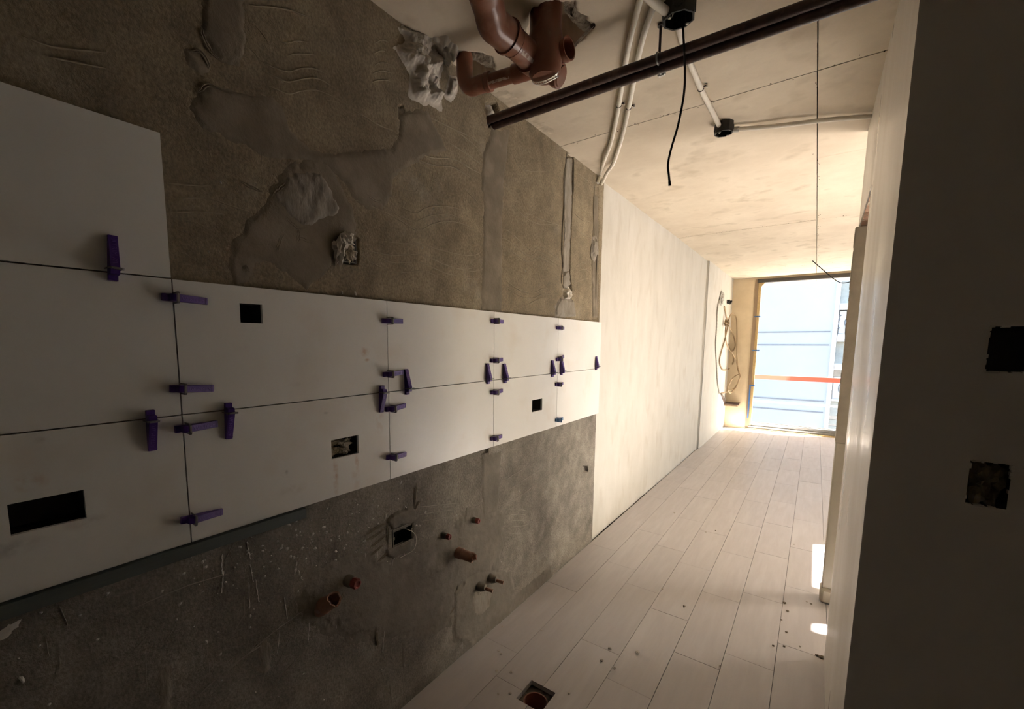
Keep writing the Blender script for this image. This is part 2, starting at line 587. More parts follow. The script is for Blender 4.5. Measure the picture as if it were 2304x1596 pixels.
def grid_mesh(name, a0, a1, b0, b1, res, posf, mats, mask=None, extra=None):
    na, nb = max(2, int(round((a1 - a0) / res)) + 1), max(2, int(round((b1 - b0) / res)) + 1)
    A, B = np.meshgrid(np.linspace(a0, a1, na), np.linspace(b0, b1, nb), indexing='ij')
    P = posf(A, B).reshape(-1, 3)
    idx = np.arange(na * nb).reshape(na, nb)
    q = np.stack([idx[:-1, :-1], idx[1:, :-1], idx[1:, 1:], idx[:-1, 1:]], -1)
    if mask is not None:
        mk = mask(A, B)
        keep = mk[:-1, :-1] | mk[1:, :-1] | mk[1:, 1:] | mk[:-1, 1:]
        q = q[keep]
    q = q.reshape(-1, 4)
    used = np.unique(q)
    rem = np.zeros(na * nb, int)
    rem[used] = np.arange(len(used))
    P = P[used]
    q = rem[q]
    if extra is not None:
        ev, ef = np.array(extra.v), np.array(extra.f)
        q = np.concatenate([q, ef + len(P)])
        P = np.concatenate([P, ev])
    me = bpy.data.meshes.new(name)
    me.vertices.add(len(P))
    me.vertices.foreach_set('co', P.astype(np.float32).ravel())
    me.loops.add(q.size)
    me.loops.foreach_set('vertex_index', q.astype(np.int32).ravel())
    me.polygons.add(len(q))
    me.polygons.foreach_set('loop_start', np.arange(0, q.size, 4, dtype=np.int32))
    me.polygons.foreach_set('loop_total', np.full(len(q), 4, np.int32))
    for mm in (mats if isinstance(mats, (list, tuple)) else [mats]):
        me.materials.append(M[mm])
    me.update(calc_edges=True)
    me.validate()
    me.polygons.foreach_set('use_smooth', [True] * len(me.polygons))
    return me


def patch(name, poly, h, mt, parent, res=.004, edge=.01, lump=0.0, lscale=40., base=-.012, plane='x', smoothness=1.0, sink=.004,
          low=0.0, jag=.009, **kw):
    """an uneven pad on the wall (plane x) or the ceiling (plane z); its rim dips under the surface it sits on"""
    aa, bb = [q[0] for q in poly], [q[1] for q in poly]
    mgn = .02

    def hf(A, B):
        s = sdist(poly, A, B) + fbm(A, B, 55., 3) * jag
        t = np.clip(s / edge, -1, 1)
        t = np.where(t > 0, t * t * (3 - 2 * t), t)
        hh = np.where(t > 0, t * h, t * sink)
        inside = np.clip(s / edge, 0, 1)
        return hh + inside * lump * (fbm(A, B, lscale, 4, .55) + low) + fbm(A, B, 25, 2) * .0006

    def pos(A, B):
        H = hf(A, B)
        return np.stack([base + H, A, B], -1) if plane == 'x' else np.stack([A, B, base - H], -1)
    me = grid_mesh(name, min(aa) - mgn, max(aa) + mgn, min(bb) - mgn, max(bb) + mgn, res, pos, mt,
                   mask=lambda A, B: sdist(poly, A, B) > -.012)
    return link(name, me, parent, **kw)


def holed(mb, axis, d0, d1, a0, a1, b0, b1, holes):
    """slab with rectangular openings, as one mesh. axis = thickness axis"""
    As = sorted({a0, a1, *[h[0] for h in holes], *[h[1] for h in holes]})
    Bs = sorted({b0, b1, *[h[2] for h in holes], *[h[3] for h in holes]})
    inh = lambda a, b: any(h[0] < a < h[1] and h[2] < b < h[3] for h in holes)

    def P(a, b, d):
        return (d, a, b) if axis == 0 else ((a, d, b) if axis == 1 else (a, b, d))
    n = len(As)
    k = len(Bs)
    V = [P(a, b, d) for d in (d0, d1) for a in As for b in Bs]
    ix = lambda i, j, s: s * n * k + i * k + j
    fs = []
    solid = lambda i, j: 0 <= i < n - 1 and 0 <= j < k - 1 and not inh((As[i] + As[i + 1]) / 2, (Bs[j] + Bs[j + 1]) / 2)
    for i in range(n - 1):
        for j in range(k - 1):
            if not solid(i, j):
                continue
            fs.append((ix(i, j, 0), ix(i + 1, j, 0), ix(i + 1, j + 1, 0), ix(i, j + 1, 0)))
            fs.append((ix(i, j, 1), ix(i, j + 1, 1), ix(i + 1, j + 1, 1), ix(i + 1, j, 1)))
            for di, dj, e in ((-1, 0, ((i, j), (i, j + 1))), (1, 0, ((i + 1, j), (i + 1, j + 1))), (0, -1, ((i, j), (i + 1, j))), (0, 1, ((i, j + 1), (i + 1, j + 1)))):
                if not solid(i + di, j + dj):
                    (p, q), (r, s) = e
                    fs.append((ix(p, q, 0), ix(r, s, 0), ix(r, s, 1), ix(p, q, 1)))
    return mb.add(V, fs)


def rect(poly):
    return (min(q[0] for q in poly), max(q[0] for q in poly), min(q[1] for q in poly), max(q[1] for q in poly))


def empty_struct(name):
    o = bpy.data.objects.new(name, None)
    col.objects.link(o)
    o['kind'] = 'structure'
    return o

# ================================================================ SETTING
# ---------------------------------------------------------------- mortar wall on the left
TW, TZ = .6015, [.8908, 1.1914, 1.4908, 1.7890]
TY0 = .3683
SOCK = {'upper': (.507, .562, 1.402, 1.449), 'film': (.7455, .8435, 1.0085, 1.0665), 'far': (1.905, 2.008, 1.006, 1.0675),
        'near': (.089, .192, 1.008, 1.066)}
PBOX = (.800, .866, 1.596, 1.664)
WBOX = (.986, 1.080, .636, .700)
chase = [wl(*q) for q in [(1274, 345), (1291, 347), (1289, 430), (1286, 520), (1283, 610), (1287, 650), (1285, 690), (1266, 700), (1268, 640), (1266, 600), (1271, 520), (1269, 420)]]
endchase = [wl(*q) for q in [(1336, 420), (1347, 420), (1348, 520), (1346, 720), (1332, 720), (1330, 560), (1336, 500)]]
pipehole = [wl(*q) for q in [(1092, 232), (1118, 232), (1126, 262), (1122, 288), (1100, 284)]]
smallhole = [wl(*q) for q in [(1312, 1050), (1322, 1050), (1324, 1062), (1313, 1064)]]
ruts = [[wl(*q) for q in [(640, 345), (648, 342), (650, 356), (641, 358)]],
        [wl(*q) for q in [(1080, 1016), (1100, 1010), (1098, 1026), (1088, 1030)]],
        [wl(*q) for q in [(655, 398), (680, 400), (678, 408), (660, 408)]],
        [wl(*q) for q in [(897, 240), (908, 236), (910, 262), (900, 268)]]]


def rpoly(r, g=0.0):
    return [(r[0] - g, r[2] - g), (r[1] + g, r[2] - g), (r[1] + g, r[3] + g), (r[0] - g, r[3] + g)]


carves = [(rpoly(r, .006), .06, .001) for r in SOCK.values()] + [(rpoly(PBOX, .004), .055, .004), (rpoly(WBOX, .003), .055, .002),
          (chase, .013, .004), (endchase, .006, .004), (pipehole, .04, .006), (smallhole, .02, .004)] + [(q, .012, .004) for q in ruts]


def wall_pos(A, B):
    h = fbm(A, B, 3.0, 3) * .0012 + fbm(A, B, 30., 3, .6) * .0011
    for poly, dep, ed in carves:
        r = rect(poly)
        sel = (A > r[0] - .02) & (A < r[1] + .02) & (B > r[2] - .02) & (B < r[3] + .02)
        if sel.any():
            s = sdist(poly, A[sel], B[sel]) + fbm(A[sel], B[sel], 60., 2) * min(ed * .6, .003)
            h[sel] -= dep * np.clip(s / ed + .5, 0, 1)
    return np.stack([-.013 + h, A, B], -1)


core = MB().box((-.25, -1.75, -.1), (-.085, 2.79, 2.6)).box((-.09, -1.75, -.05), (-.013, -.25, ZC + .05))
wall_left = link('wall_left', grid_mesh('wall_left', -.26, 2.766, -.03, ZC + .03, .005, wall_pos, 'mortar', extra=core), kind='structure')

# tiles, every one a slab of its own; those over a socket have the opening cut out
ncol = {-1: [(0, ['near']), (1, []), (2, [])], 0: [(0, ['film']), (1, ['upper'])], 1: [(0, []), (1, [])], 2: [(0, ['far']), (1, [])], 3: [(0, []), (1, [])]}
for c, rows in ncol.items():
    for r, hs in rows:
        y0, y1 = TY0 + c * TW, TY0 + (c + 1) * TW
        z0, z1 = TZ[r], TZ[r + 1]
        g = .0014
        if c == 3:
            y1 = YW - .002
        mb = MB()
        holed(mb, 0, -.0095, random.uniform(-.0003, .0003), y0 + g, y1 - g, z0 + g, z1 - g, [SOCK[k] for k in hs])
        mb.build('tile', {(0, 0): 'tile_rust', (0, 1): 'tile_scuff', (-1, 0): 'tile_grime'}.get((c, r), 'tile'), wall_left)

# mortar repairs on the wall
PX = lambda L: [wl(*q) for q in L]
patch('mortar_patch', PX([(460, -30), (550, -30), (546, 60), (553, 100), (540, 142), (500, 137), (470, 97), (450, 72), (460, 40)]), .003, 'patch', wall_left, edge=.008, lump=.0012, lscale=14)
patch('mortar_patch', PX([(424, 120), (445, 118), (468, 150), (455, 168), (432, 150)]), .002, 'patch', wall_left)
patch('mortar_patch', PX([(428, 240), (452, 205), (470, 192), (500, 200), (560, 217), (612, 222), (640, 250), (650, 290), (700, 340), (735, 347), (800, 345), (880, 340),
                          (902, 300), (905, 255), (960, 250), (985, 300), (1003, 335), (960, 350), (905, 380), (882, 402), (880, 440), (858, 470), (825, 468),
                          (795, 440), (770, 405), (735, 372), (690, 355), (640, 352), (590, 352), (540, 322), (500, 302), (455, 290)]), .0026, 'patch', wall_left, edge=.010, lump=.0012, lscale=14)
patch('mortar_patch', PX([(655, 372), (700, 362), (740, 372), (775, 430), (800, 490), (800, 525), (770, 560), (735, 610), (690, 650), (640, 612), (600, 585), (570, 590), (560, 635),
                          (530, 640), (516, 600), (526, 545), (560, 500), (598, 462), (610, 425)]), .0026, 'patch', wall_left, edge=.012, lump=.0015, lscale=14)
patch('pale_filler', PX([(612, 440), (640, 405), (668, 385), (720, 385), (745, 430), (765, 470), (750, 490), (728, 495), (700, 512), (668, 505), (640, 480)]), .004, 'patch_pale', wall_left,
      edge=.010, lump=.005, lscale=34, jag=.008, low=.5)
patch('mortar_patch', PX([(1108, 292), (1146, 296), (1134, 400), (1130, 500), (1128, 700), (1084, 700), (1088, 560), (1090, 480), (1084, 400), (1092, 340)]), .0018, 'patch', wall_left, edge=.01)
patch('chase_filler', PX([(1276, 352), (1291, 352), (1290, 430), (1287, 520), (1284, 612), (1267, 612), (1272, 520), (1271, 430)]), .007, 'patch_pale', wall_left, base=-.024, edge=.006)
patch('chase_filler', PX([(1267, 618), (1282, 606), (1286, 640), (1276, 656), (1266, 645)]), .012, 'patch_pale', wall_left, base=-.024, edge=.012)
patch('chase_filler', PX([(1338, 440), (1347, 440), (1349, 530), (1346, 715), (1335, 715), (1333, 560)]), .004, 'patch', wall_left, base=-.018, edge=.008)
patch('plaster_lump', PX([(1331, 540), (1342, 535), (1346, 570), (1338, 585), (1330, 570)]), .012, 'patch_pale', wall_left, edge=.02, lump=.004)
patch('plaster_lump', PX([(1266, 652), (1280, 645), (1288, 662), (1282, 678), (1268, 676)]), .022, 'gypsum', wall_left, base=-.02, edge=.02, lump=.014, lscale=70, res=.003)
patch('mortar_patch', PX([(1250, 690), (1262, 670), (1290, 676), (1296, 712), (1250, 712)]), .006, 'patch_pale', wall_left, edge=.014, lump=.003)
# below the tiles
patch('mortar_patch', PX([(672, 1330), (700, 1290), (740, 1262), (800, 1240), (880, 1262), (960, 1225), (1010, 1195), (1050, 1150), (1085, 1142), (1125, 1150), (1135, 1200), (1122, 1290),
                          (1060, 1300), (1030, 1330), (1020, 1400), (960, 1430), (880, 1425), (800, 1440), (740, 1420), (690, 1400)]), .003, 'patch_low', wall_left, edge=.04, lump=.003, lscale=12, jag=.03)
patch('mortar_patch', PX([(1085, 1030), (1127, 1018), (1120, 1150), (1086, 1165)]), .002, 'patch_low', wall_left, edge=.01)
patch('mortar_patch', PX([(1020, 1330), (1050, 1300), (1090, 1280), (1150, 1290), (1160, 1330), (1120, 1390), (1060, 1450), (1020, 1440)]), .005, 'patch_low', wall_left, edge=.02, lump=.004, lscale=14)
patch('mortar_patch', PX([(872, 1172), (880, 1158), (925, 1140), (936, 1150), (934, 1172), (884, 1192)]), .007, 'patch_low', wall_left, edge=.006, lump=.002)
patch('mortar_patch', PX([(870, 1232), (885, 1238), (925, 1222), (925, 1240), (885, 1258), (868, 1248)]), .006, 'patch_low', wall_left, edge=.008, lump=.004)
patch('lime_smear', PX([(1060, 1330), (1085, 1310), (1110, 1320), (1100, 1370), (1070, 1390), (1058, 1370)]), .003, 'patch_pale', wall_left, base=-.008, edge=.02, lump=.003)
patch('lime_smear', PX([(0, 1420), (50, 1395), (40, 1410), (0, 1440)]), .002, 'splat', wall_left, base=-.012, edge=.01, jag=.01)
patch('lime_smear', PX([(368, 1500), (385, 1500), (388, 1600), (366, 1600)]), .0015, 'patch_pale', wall_left, edge=.012, jag=.014)
patch('lime_smear', PX([(580, 1450), (600, 1440), (610, 1500), (590, 1520)]), .0015, 'patch_pale', wall_left, edge=.012, jag=.014)
patch('foot_filler', PX([(1050, 1445), (1090, 1395), (1150, 1350), (1240, 1275), (1245, 1300), (1150, 1385), (1060, 1470)]), .004, 'patch_low', wall_left, edge=.02, lump=.004)

# the big gypsum lump in the corner under the ceiling, and its tail down the wall
patch('plaster_lump', PX([(897, 62), (925, 62), (960, 66), (1000, 80), (1012, 96), (985, 118), (996, 140), (988, 160), (985, 200), (992, 244), (972, 234), (945, 232), (925, 215),
                          (924, 180), (918, 160), (900, 130), (884, 108), (905, 105), (912, 90)]), .016, 'plaster', wall_left, res=.0025, edge=.026, lump=.036, lscale=28, low=.3)
patch('plaster_lump', [cl(*q) for q in [(968, 78), (1005, 78), (1032, 98), (1036, 116), (1015, 140), (1000, 150), (985, 125)]], .02, 'plaster', wall_left, base=ZC + .004, plane='z', res=.003,
      edge=.03, lump=.036, lscale=30, low=.35)
patch('plaster_lump', PX([(1012, 172), (1028, 176), (1030, 200), (1014, 226), (1005, 215)]), .012, 'plaster', wall_left, res=.003, edge=.015, lump=.008, lscale=40)

# ridges the notched trowel left, cracks, and splashes: too many and too fine to pick apart
ridge_px = [
    [(589, 137), (614, 151), (649, 161), (677, 154), (705, 154), (735, 166)], [(596, 161), (625, 175), (649, 184), (684, 177), (716, 177), (750, 196)],
    [(604, 193), (632, 205), (653, 211), (681, 204), (716, 204), (765, 225)], [(635, 95), (649, 96), (667, 92), (695, 95)], [(646, 126), (667, 121), (709, 123)],
    [(40, 75), (120, 105), (240, 118)], [(110, 128), (170, 140), (240, 154)], [(160, 175), (245, 191)], [(560, 12), (640, 20), (700, 40)], [(620, 40), (700, 58)],
    [(842, 98), (860, 90), (876, 96)], [(842, 120), (857, 114), (868, 116)], [(842, 147), (857, 141), (870, 142), (888, 150)], [(837, 166), (854, 161), (869, 161), (882, 165)],
    [(835, 186), (850, 181), (866, 180), (878, 183)],
    [(784, 446), (824, 459), (891, 491), (932, 516), (950, 517), (972, 505), (1010, 498), (1050, 508), (1080, 530)], [(851, 459), (905, 489), (934, 498), (953, 491), (972, 485), (1010, 483), (1060, 500)],
    [(891, 459), (926, 477), (942, 478), (956, 469), (977, 465), (1010, 465), (1060, 480)], [(907, 424), (932, 432), (942, 423)],
    [(811, 578), (851, 599), (891, 613), (953, 611), (999, 629)], [(851, 578), (883, 591), (945, 591), (999, 614), (1040, 622)], [(816, 561), (878, 574), (950, 574), (999, 595), (1040, 606), (1082, 600)],
    [(864, 543), (905, 548), (945, 549), (985, 561), (1040, 574), (1073, 573), (1090, 558)], [(1040, 610), (1073, 610), (1088, 604)], [(1040, 627), (1073, 627), (1088, 615)], [(1030, 643), (1082, 640)],
    [(1128, 518), (1147, 522), (1193, 562), (1216, 555), (1235, 568), (1266, 588)], [(1128, 536), (1144, 542), (1180, 571), (1196, 576), (1213, 567), (1242, 588), (1264, 604)],
    [(1131, 549), (1164, 575), (1190, 589), (1216, 580), (1248, 601)], [(1131, 627), (1170, 653), (1200, 659), (1222, 650), (1239, 650)], [(1131, 641), (1170, 666), (1196, 672), (1222, 663), (1252, 663)],
    [(1128, 402), (1157, 441), (1183, 480), (1209, 480)], [(1154, 347), (1177, 382), (1235, 386)], [(1131, 430), (1160, 468), (1200, 500), (1240, 505), (1264, 495)], [(1200, 487), (1235, 500), (1264, 508)],
    [(1291, 604), (1310, 591), (1322, 597)], [(1290, 618), (1312, 606), (1326, 612)], [(1290, 640), (1305, 632), (1325, 626)], [(1292, 660), (1325, 644)], [(1292, 690), (1325, 672)],
    [(1290, 478), (1310, 495), (1330, 500)], [(1290, 510), (1315, 530), (1330, 532)], [(1292, 385), (1320, 405), (1336, 425)], [(1290, 420), (1325, 450)], [(1180, 690), (1215, 672), (1235, 668)],
    [(380, 413), (420, 416), (477, 419)], [(380, 446), (469, 447), (514, 462), (566, 478)], [(380, 477), (455, 477), (509, 483)], [(384, 551), (509, 551)], [(388, 612), (509, 608)],
    [(940, 345), (975, 355), (1020, 358), (1060, 380), (1090, 395)], [(935, 358), (975, 372), (1018, 376), (1055, 398)], [(960, 260), (1010, 285), (1060, 310), (1090, 335)], [(800, 250), (850, 280), (890, 296)],
    [(1020, 290), (1060, 320), (1085, 345)], [(1010, 320), (1055, 350), (1085, 372)], [(1040, 420), (1070, 450), (1084, 470)],
    [(1142, 1147), (1165, 1146), (1186, 1150)], [(1144, 1160), (1168, 1158), (1184, 1160)], [(1150, 1172), (1172, 1172), (1186, 1170)], [(1152, 1186), (1175, 1184), (1190, 1180)], [(1145, 1202), (1180, 1202), (1192, 1198)],
    [(940, 1160), (985, 1152), (1030, 1147)], [(945, 1175), (990, 1166), (1025, 1164)], [(930, 1143), (980, 1138), (1030, 1133)], [(1040, 1062), (1085, 1040)], [(1050, 1078), (1086, 1058)],
    [(1130, 1085), (1170, 1060), (1215, 1035)], [(1135, 1110), (1180, 1080), (1230, 1045)], [(1125, 1140), (1180, 1110), (1240, 1060)], [(1190, 1130), (1230, 1090), (1270, 1050)],
    [(500, 1520), (560, 1470), (620, 1420), (690, 1370)], [(420, 1590), (520, 1500), (600, 1445)], [(300, 1370), (420, 1320), (520, 1290)],
]
rb, rb_low = MB(), MB()
for L in ridge_px:
    n = len(L)
    pts = smooth_path([(-.0128, *wl(*q)) for q in L], 6)
    k = len(pts)
    rr = [.0018 * min(1, 6 * min(i, k - 1 - i) / k + .15) * (1 + .3 * math.sin(i * 1.7 + n)) for i in range(k)]
    (rb if pts[0][2] > .89 else rb_low).tube(pts, rr, 6)
for k in range(70):
    px, py = random.uniform(30, 1180), random.uniform(1180, 1590)
    y, z = wl(px, py)
    if not (.03 < z < .82):
        continue
    ln, an = random.uniform(.02, .12), random.choice([random.gauss(.75, .25), random.gauss(1.57, .1)])
    pts = [(-.0128, y + ln * t * math.cos(an) + random.uniform(-.001, .001), min(.85, z + ln * t * math.sin(an))) for t in np.linspace(0, 1, 8)]
    rb_low.tube(pts, [.0003, .0008, .0012, .001, .0013, .0011, .0008, .0003], 5)
for k in range(60):
    px, py = random.uniform(400, 1300), random.uniform(20, 640)
    y, z = wl(px, py)
    if not (1.52 < z < 2.33) or y > 2.7:
        continue
    ln, an = random.uniform(.015, .06), random.gauss(-.5, .5)
    pts = [(-.0128, y + ln * t * math.cos(an), z + ln * t * math.sin(an) + .004 * math.sin(3 * t)) for t in np.linspace(0, 1, 7)]
    rb.tube(pts, [.0003, .0007, .001, .0011, .001, .0007, .0003], 5)
rb.build('trowel_ridges', 'ridge', wall_left, smooth=True, kind='stuff')
rb_low.build('trowel_ridges', 'ridge_grey', wall_left, smooth=True, kind='stuff')
crack_px = [
    [(630, 478), (642, 490), (655, 502), (668, 512), (682, 513), (692, 515)], [(668, 512), (671, 530), (668, 552)], [(668, 533), (690, 542), (715, 548)], [(610, 442), (630, 424), (645, 410)],
    [(468, 305), (468, 332)], [(587, 345), (587, 372)], [(528, 522), (530, 534)], [(552, 543), (566, 556)], [(521, 660), (530, 672)], [(446, 210), (458, 197), (472, 193), (505, 205)], [(540, 408), (560, 420), (590, 432)],
    [(452, 60), (456, 80), (466, 105), (478, 122), (500, 142)], [(424, 116), (450, 118), (466, 140), (468, 155)], [(820, 435), (845, 452), (858, 450)], 
    [(545, 605), (552, 600), (560, 612)], [(536, 612), (538, 625)], [(640, 520), (628, 545), (622, 570)],
    [(1271, 370), (1268, 400), (1269, 440), (1266, 500), (1264, 560), (1266, 600), (1262, 630), (1268, 650)], [(1291, 360), (1290, 400), (1290, 440)], [(1287, 470), (1286, 500)], [(1290, 345), (1276, 344), (1273, 356)],
    [(1337, 420), (1335, 470), (1337, 530)], [(1331, 545), (1328, 570), (1332, 590)],
    [(821, 1205), (845, 1189), (870, 1178)], [(822, 1217), (845, 1204), (869, 1188)], [(831, 1234), (850, 1219), (869, 1203)], [(834, 1249), (848, 1238), (862, 1226)], [(845, 1268), (858, 1257), (872, 1243)],
    [(871, 1178), (872, 1200), (873, 1231)], [(796, 1283), (806, 1275)], [(931, 1150), (940, 1133), (946, 1127)], [(936, 1090), (934, 1110), (932, 1140)], [(884, 1165), (910, 1158), (925, 1155)],
    [(1030, 1300), (1028, 1330), (1022, 1365), (1005, 1392)], [(1035, 1290), (1030, 1302)], [(935, 1388), (945, 1378)],
    [(762, 1365), (770, 1340), (778, 1328)], [(845, 1400), (848, 1440), (850, 1460)],
    [(1340, 700), (1342, 600), (1346, 520)],
]
cb = MB()
for L in crack_px:
    pts = smooth_path([(-.0108, *wl(*q)) for q in L], 5)
    pts = [q + np.array([0, random.uniform(-.0012, .0012), random.uniform(-.0012, .0012)]) for q in pts]
    k = len(pts)
    for sd in (-1, 1):
        side = []
        for i in range(k):
            t = pts[min(i + 1, k - 1)] - pts[max(i - 1, 0)]
            n_ = np.array([0, -t[2], t[1]])
            n_ /= np.linalg.norm(n_) + 1e-9
            side.append(pts[i] + n_ * sd * (.0006 + .0022 * min(1, 4 * min(i, k - 1 - i) / k)) + np.array([.0006, 0, 0]))
        cb.tube(side, [.0015 * (.25 + min(1, 4 * min(i, k - 1 - i) / k)) * random.uniform(.7, 1.2) for i in range(k)], 5)
cb.build('cracks', 'crack', wall_left, kind='stuff')


def splash(mb, y, z, a, b, ang, x=-.0115):
    vs = [(x + .0022, y, z)]
    n = 9
    for k in range(n):
        t = 2 * math.pi * k / n
        r = random.uniform(.7, 1.2)
        u, w = a * r * math.cos(t), b * r * math.sin(t)
        vs.append((x - .001, y + u * math.cos(ang) - w * math.sin(ang), z + u * math.sin(ang) + w * math.cos(ang)))
    mb.add(vs, [(0, 1 + k, 1 + (k + 1) % n) for k in range(n)])


sb = MB()
for k in range(430):
    px, py = random.gauss(700, 150), random.gauss(1205, 80)
    if not (330 < px < 960):
        continue
    y, z = wl(px, py)
    if z > .87 or z < .05 or (WBOX[0] - .02 < y < WBOX[1] + .02 and WBOX[2] - .02 < z < WBOX[3] + .02):
        continue
    s = .0012 + .0042 * random.random() ** 3
    splash(sb, y, z, s, s * random.uniform(.6, 1.6), random.uniform(0, 3.1))
for k in range(60):
    px, py = random.uniform(20, 1250), random.uniform(1120, 1590)
    y, z = wl(px, py)
    if .03 < z < .86 and y < 2.7:
        s = random.uniform(.001, .003)
        splash(sb, y, z, s, s * 1.4, random.uniform(0, 3))
for (px, py, L_, a_) in [(726, 1308, .05, 4.45), (760, 1286, .036, 4.45), (915, 1145, .028, 5.1), (868, 1165, .028, 4.2), (735, 1245, .012, 4.0), (790, 1265, .012, 4.5), (1170, 1103, .018, 4.1), (673, 1290, .022, 4.9),
                         (703, 1305, .022, 5.2), (903, 1086, .016, 4), (885, 1100, .012, 4), (850, 1140, .013, 4.2), (635, 1230, .018, 4.4), (405, 1360, .012, 4), (365, 1332, .008, 4), (398, 1395, .008, 4.2),
                         (860, 1100, .01, 4), (840, 1085, .012, 4), (920, 1080, .008, 4), (465, 1445, .012, 5), (50, 1530, .02, 5), (845, 1250, .02, 4.6)]:
    y, z = wl(px, py)
    splash(sb, y, z, L_ / 2, .0032, a_)
for (px, py, ln) in [(822, 1310, 130), (848, 1290, 110), (815, 1360, 70), (500, 1270, 45), (503, 1310, 50), (560, 1340, 60), (575, 1330, 50), (912, 1372, 60), (866, 1440, 55), (556, 1240, 40), (640, 1370, 50),
                     (668, 1280, 30), (697, 1420, 50), (885, 1270, 30), (908, 1260, 40), (563, 1290, 40), (630, 1440, 60), (760, 1390, 60), (1040, 1400, 130)]:
    p0, p1 = wl(px, py - ln / 2), wl(px + random.uniform(-6, 8), py + ln / 2)
    pts = [(-.0125, p0[0] + (p1[0] - p0[0]) * t + random.uniform(-.0008, .0008), p0[1] + (p1[1] - p0[1]) * t) for t in np.linspace(0, 1, 12)]
    sb.tube(pts, [random.uniform(.0006, .0019) for _ in pts], 5)
for (px, py, s) in [(1093, 455, .003), (556, 1240, .004), (770, 658, .006), (700, 405, .003), (497, 410, .004), (470, 566, .003), (713, 250, .0025), (945, 393, .002), (975, 470, .004), (950, 558, .003), (1182, 610, .003),
                    (1155, 1090, .005), (800, 660, .008)]:
    y, z = wl(px, py)
    splash(sb, y, z, s, s * .45, 1.9)
sb.build('paint_splatter', 'splat', wall_left, kind='stuff')

# ---------------------------------------------------------------- white plaster wall further on, and the pier at its end
def white_pos(A, B):
    return np.stack([-.025 + .004 * np.clip((A - 3.93) / .05, 0, 1) + fbm(A, B, 2.2, 3) * .004 + fbm(A, B * .5, 9, 3) * .0012, A, B], -1)


ww = MB().box((-.25, 2.80, -.1), (-.045, 6.16, 2.6)).box((-.05, 2.786, 0), (-.026, 2.80, ZC - .004))
link('wall_left', grid_mesh('wall_left', 2.786, 6.16, -.01, ZC + .03, .02, white_pos, 'white_wall', extra=ww), kind='structure')


def pier_pos(A, B):
    return np.stack([.002 + fbm(A, B, 2.2, 3) * .003, A, B], -1)


pier = MB().box((-.25, 6.13, -.05), (-.004, 8.2, ZC + .05))
link('wall_left', grid_mesh('wall_left', 6.13, 8.2, -.01, ZC + .03, .025, pier_pos, 'white_wall', extra=pier), kind='structure')

# ---------------------------------------------------------------- window wall
X0W, X1W = .30, 3.9
MB().box((-.05, YF, -.05), (X0W, YF + .2, ZC + .05)).build('wall_front', 'beige_wall', kind='structure')
MB().box((X1W, YF, -.05), (4.3, YF + .2, ZC + .05)).build('wall_front', 'white_wall', kind='structure')
win = empty_struct('window_1')
MB().box((X0W + .03, YF - .03, 2.292), (X1W, YF + .06, 2.345)).box((X0W + .03, YF - .035, 2.318), (X1W, YF - .03, 2.326)).build('head_frame', 'dark_frame', win)
MB().box((X0W - .005, YF, 2.345), (X1W, YF + .06, ZC + .02)).build('head_packing', 'beige_wall', win)
MB().box((X0W, YF - .012, .0), (X0W + .045, YF + .05, 2.345)).build('jamb_trim', 'brown_trim', win)
MB().box((X0W + .045, YF - .004, .06), (X0W + .080, YF + .045, 2.292)).build('jamb_batten', 'wood', win)
MB().box((X0W + .04, YF - .01, .02), (X1W, YF + .09, .055)).box((X0W + .04, YF + .01, .055), (X1W, YF + .03, .10)).box((X0W + .04, YF + .06, .055), (X1W, YF + .08, .11)).build('sill_track', 'alu', win)
MB().box((X0W, YF - .04, -.02), (X1W, YF + .1, .02)).build('sill_board', 'wood', win)
MB().prism([(X0W + .08, 2.292), (X0W + .13, 2.292), (X0W + .08, 2.23)], YF, YF + .03, 1).build('corner_bracket', 'wood', win)
for px, py, wpx in ((1695, 713, .055), (1698, 789, .075), (1690, 868, .05)):
    q = on(1, YF, px, py)
    MB().box((X0W + .02, YF - .018, q[2] - .009), (X0W + .02 + wpx + .02, YF + .05, q[2] + .009)).build('blue_tie', 'blue_tape', win)
MB().box((X0W + .022, YF - .02, .17), (X0W + .04, YF - .012, on(1, YF, 1690, 868)[2])).build('blue_tape_strip', 'blue_tape', win)

# ---------------------------------------------------------------- partition on the right with its door opening
mb = MB().box((XR, 1.3965, -.02), (XR + .1, 2.30, ZC + .02)).prism([(2.29, 1.964), (2.905, 1.918), (2.905, ZC + .02), (2.29, ZC + .02)], XR, XR + .1, 0)
wall_right = mb.build('wall_right', 'gloss_wall', kind='structure')


def lint_pos(A, B):
    return np.stack([A, B, 1.962 - .010 * (fbm(A, B, 22, 3) + .5) - .075 * (B - 2.3)], -1)


link('broken_lintel', grid_mesh('broken_lintel', XR + .004, XR + .096, 2.302, 2.9, .006, lint_pos, 'brick'), wall_right)
post = thing('door_post', 'dark rough door post standing at the far side of the doorway', 'post', (XR + .05, 2.86, 0))


def post_side(A, B):
    return np.stack([np.full_like(A, 0) + XR - .012 + .004 * fbm(A, B, 9, 3), A, B], -1)


MB().box((XR - .012, 2.82, .86), (XR + .1, 2.90, 1.912)).build('post_upper', 'post_dark', post)
MB().bevbox((XR - .010, 2.823, .0), (XR + .1, 2.90, .86), .004).build('post_lower', 'post_light', post, smooth=True)
MB().bevbox((XR - .016, 2.805, .0), (XR + .1, 2.91, .085), .014).build('post_foot', 'post_light', post, smooth=True)
rag = MB()
for k in range(40):
    z = random.uniform(.9, 1.87)
    s = random.uniform(.004, .012)
    rag.bevbox((XR - .012 - s * .35, 2.822, z), (XR - .006, 2.84 + s, z + s * random.uniform(1, 5)), s * .2)
rag.build('ragged_edge', 'post_dark', post, kind='stuff')

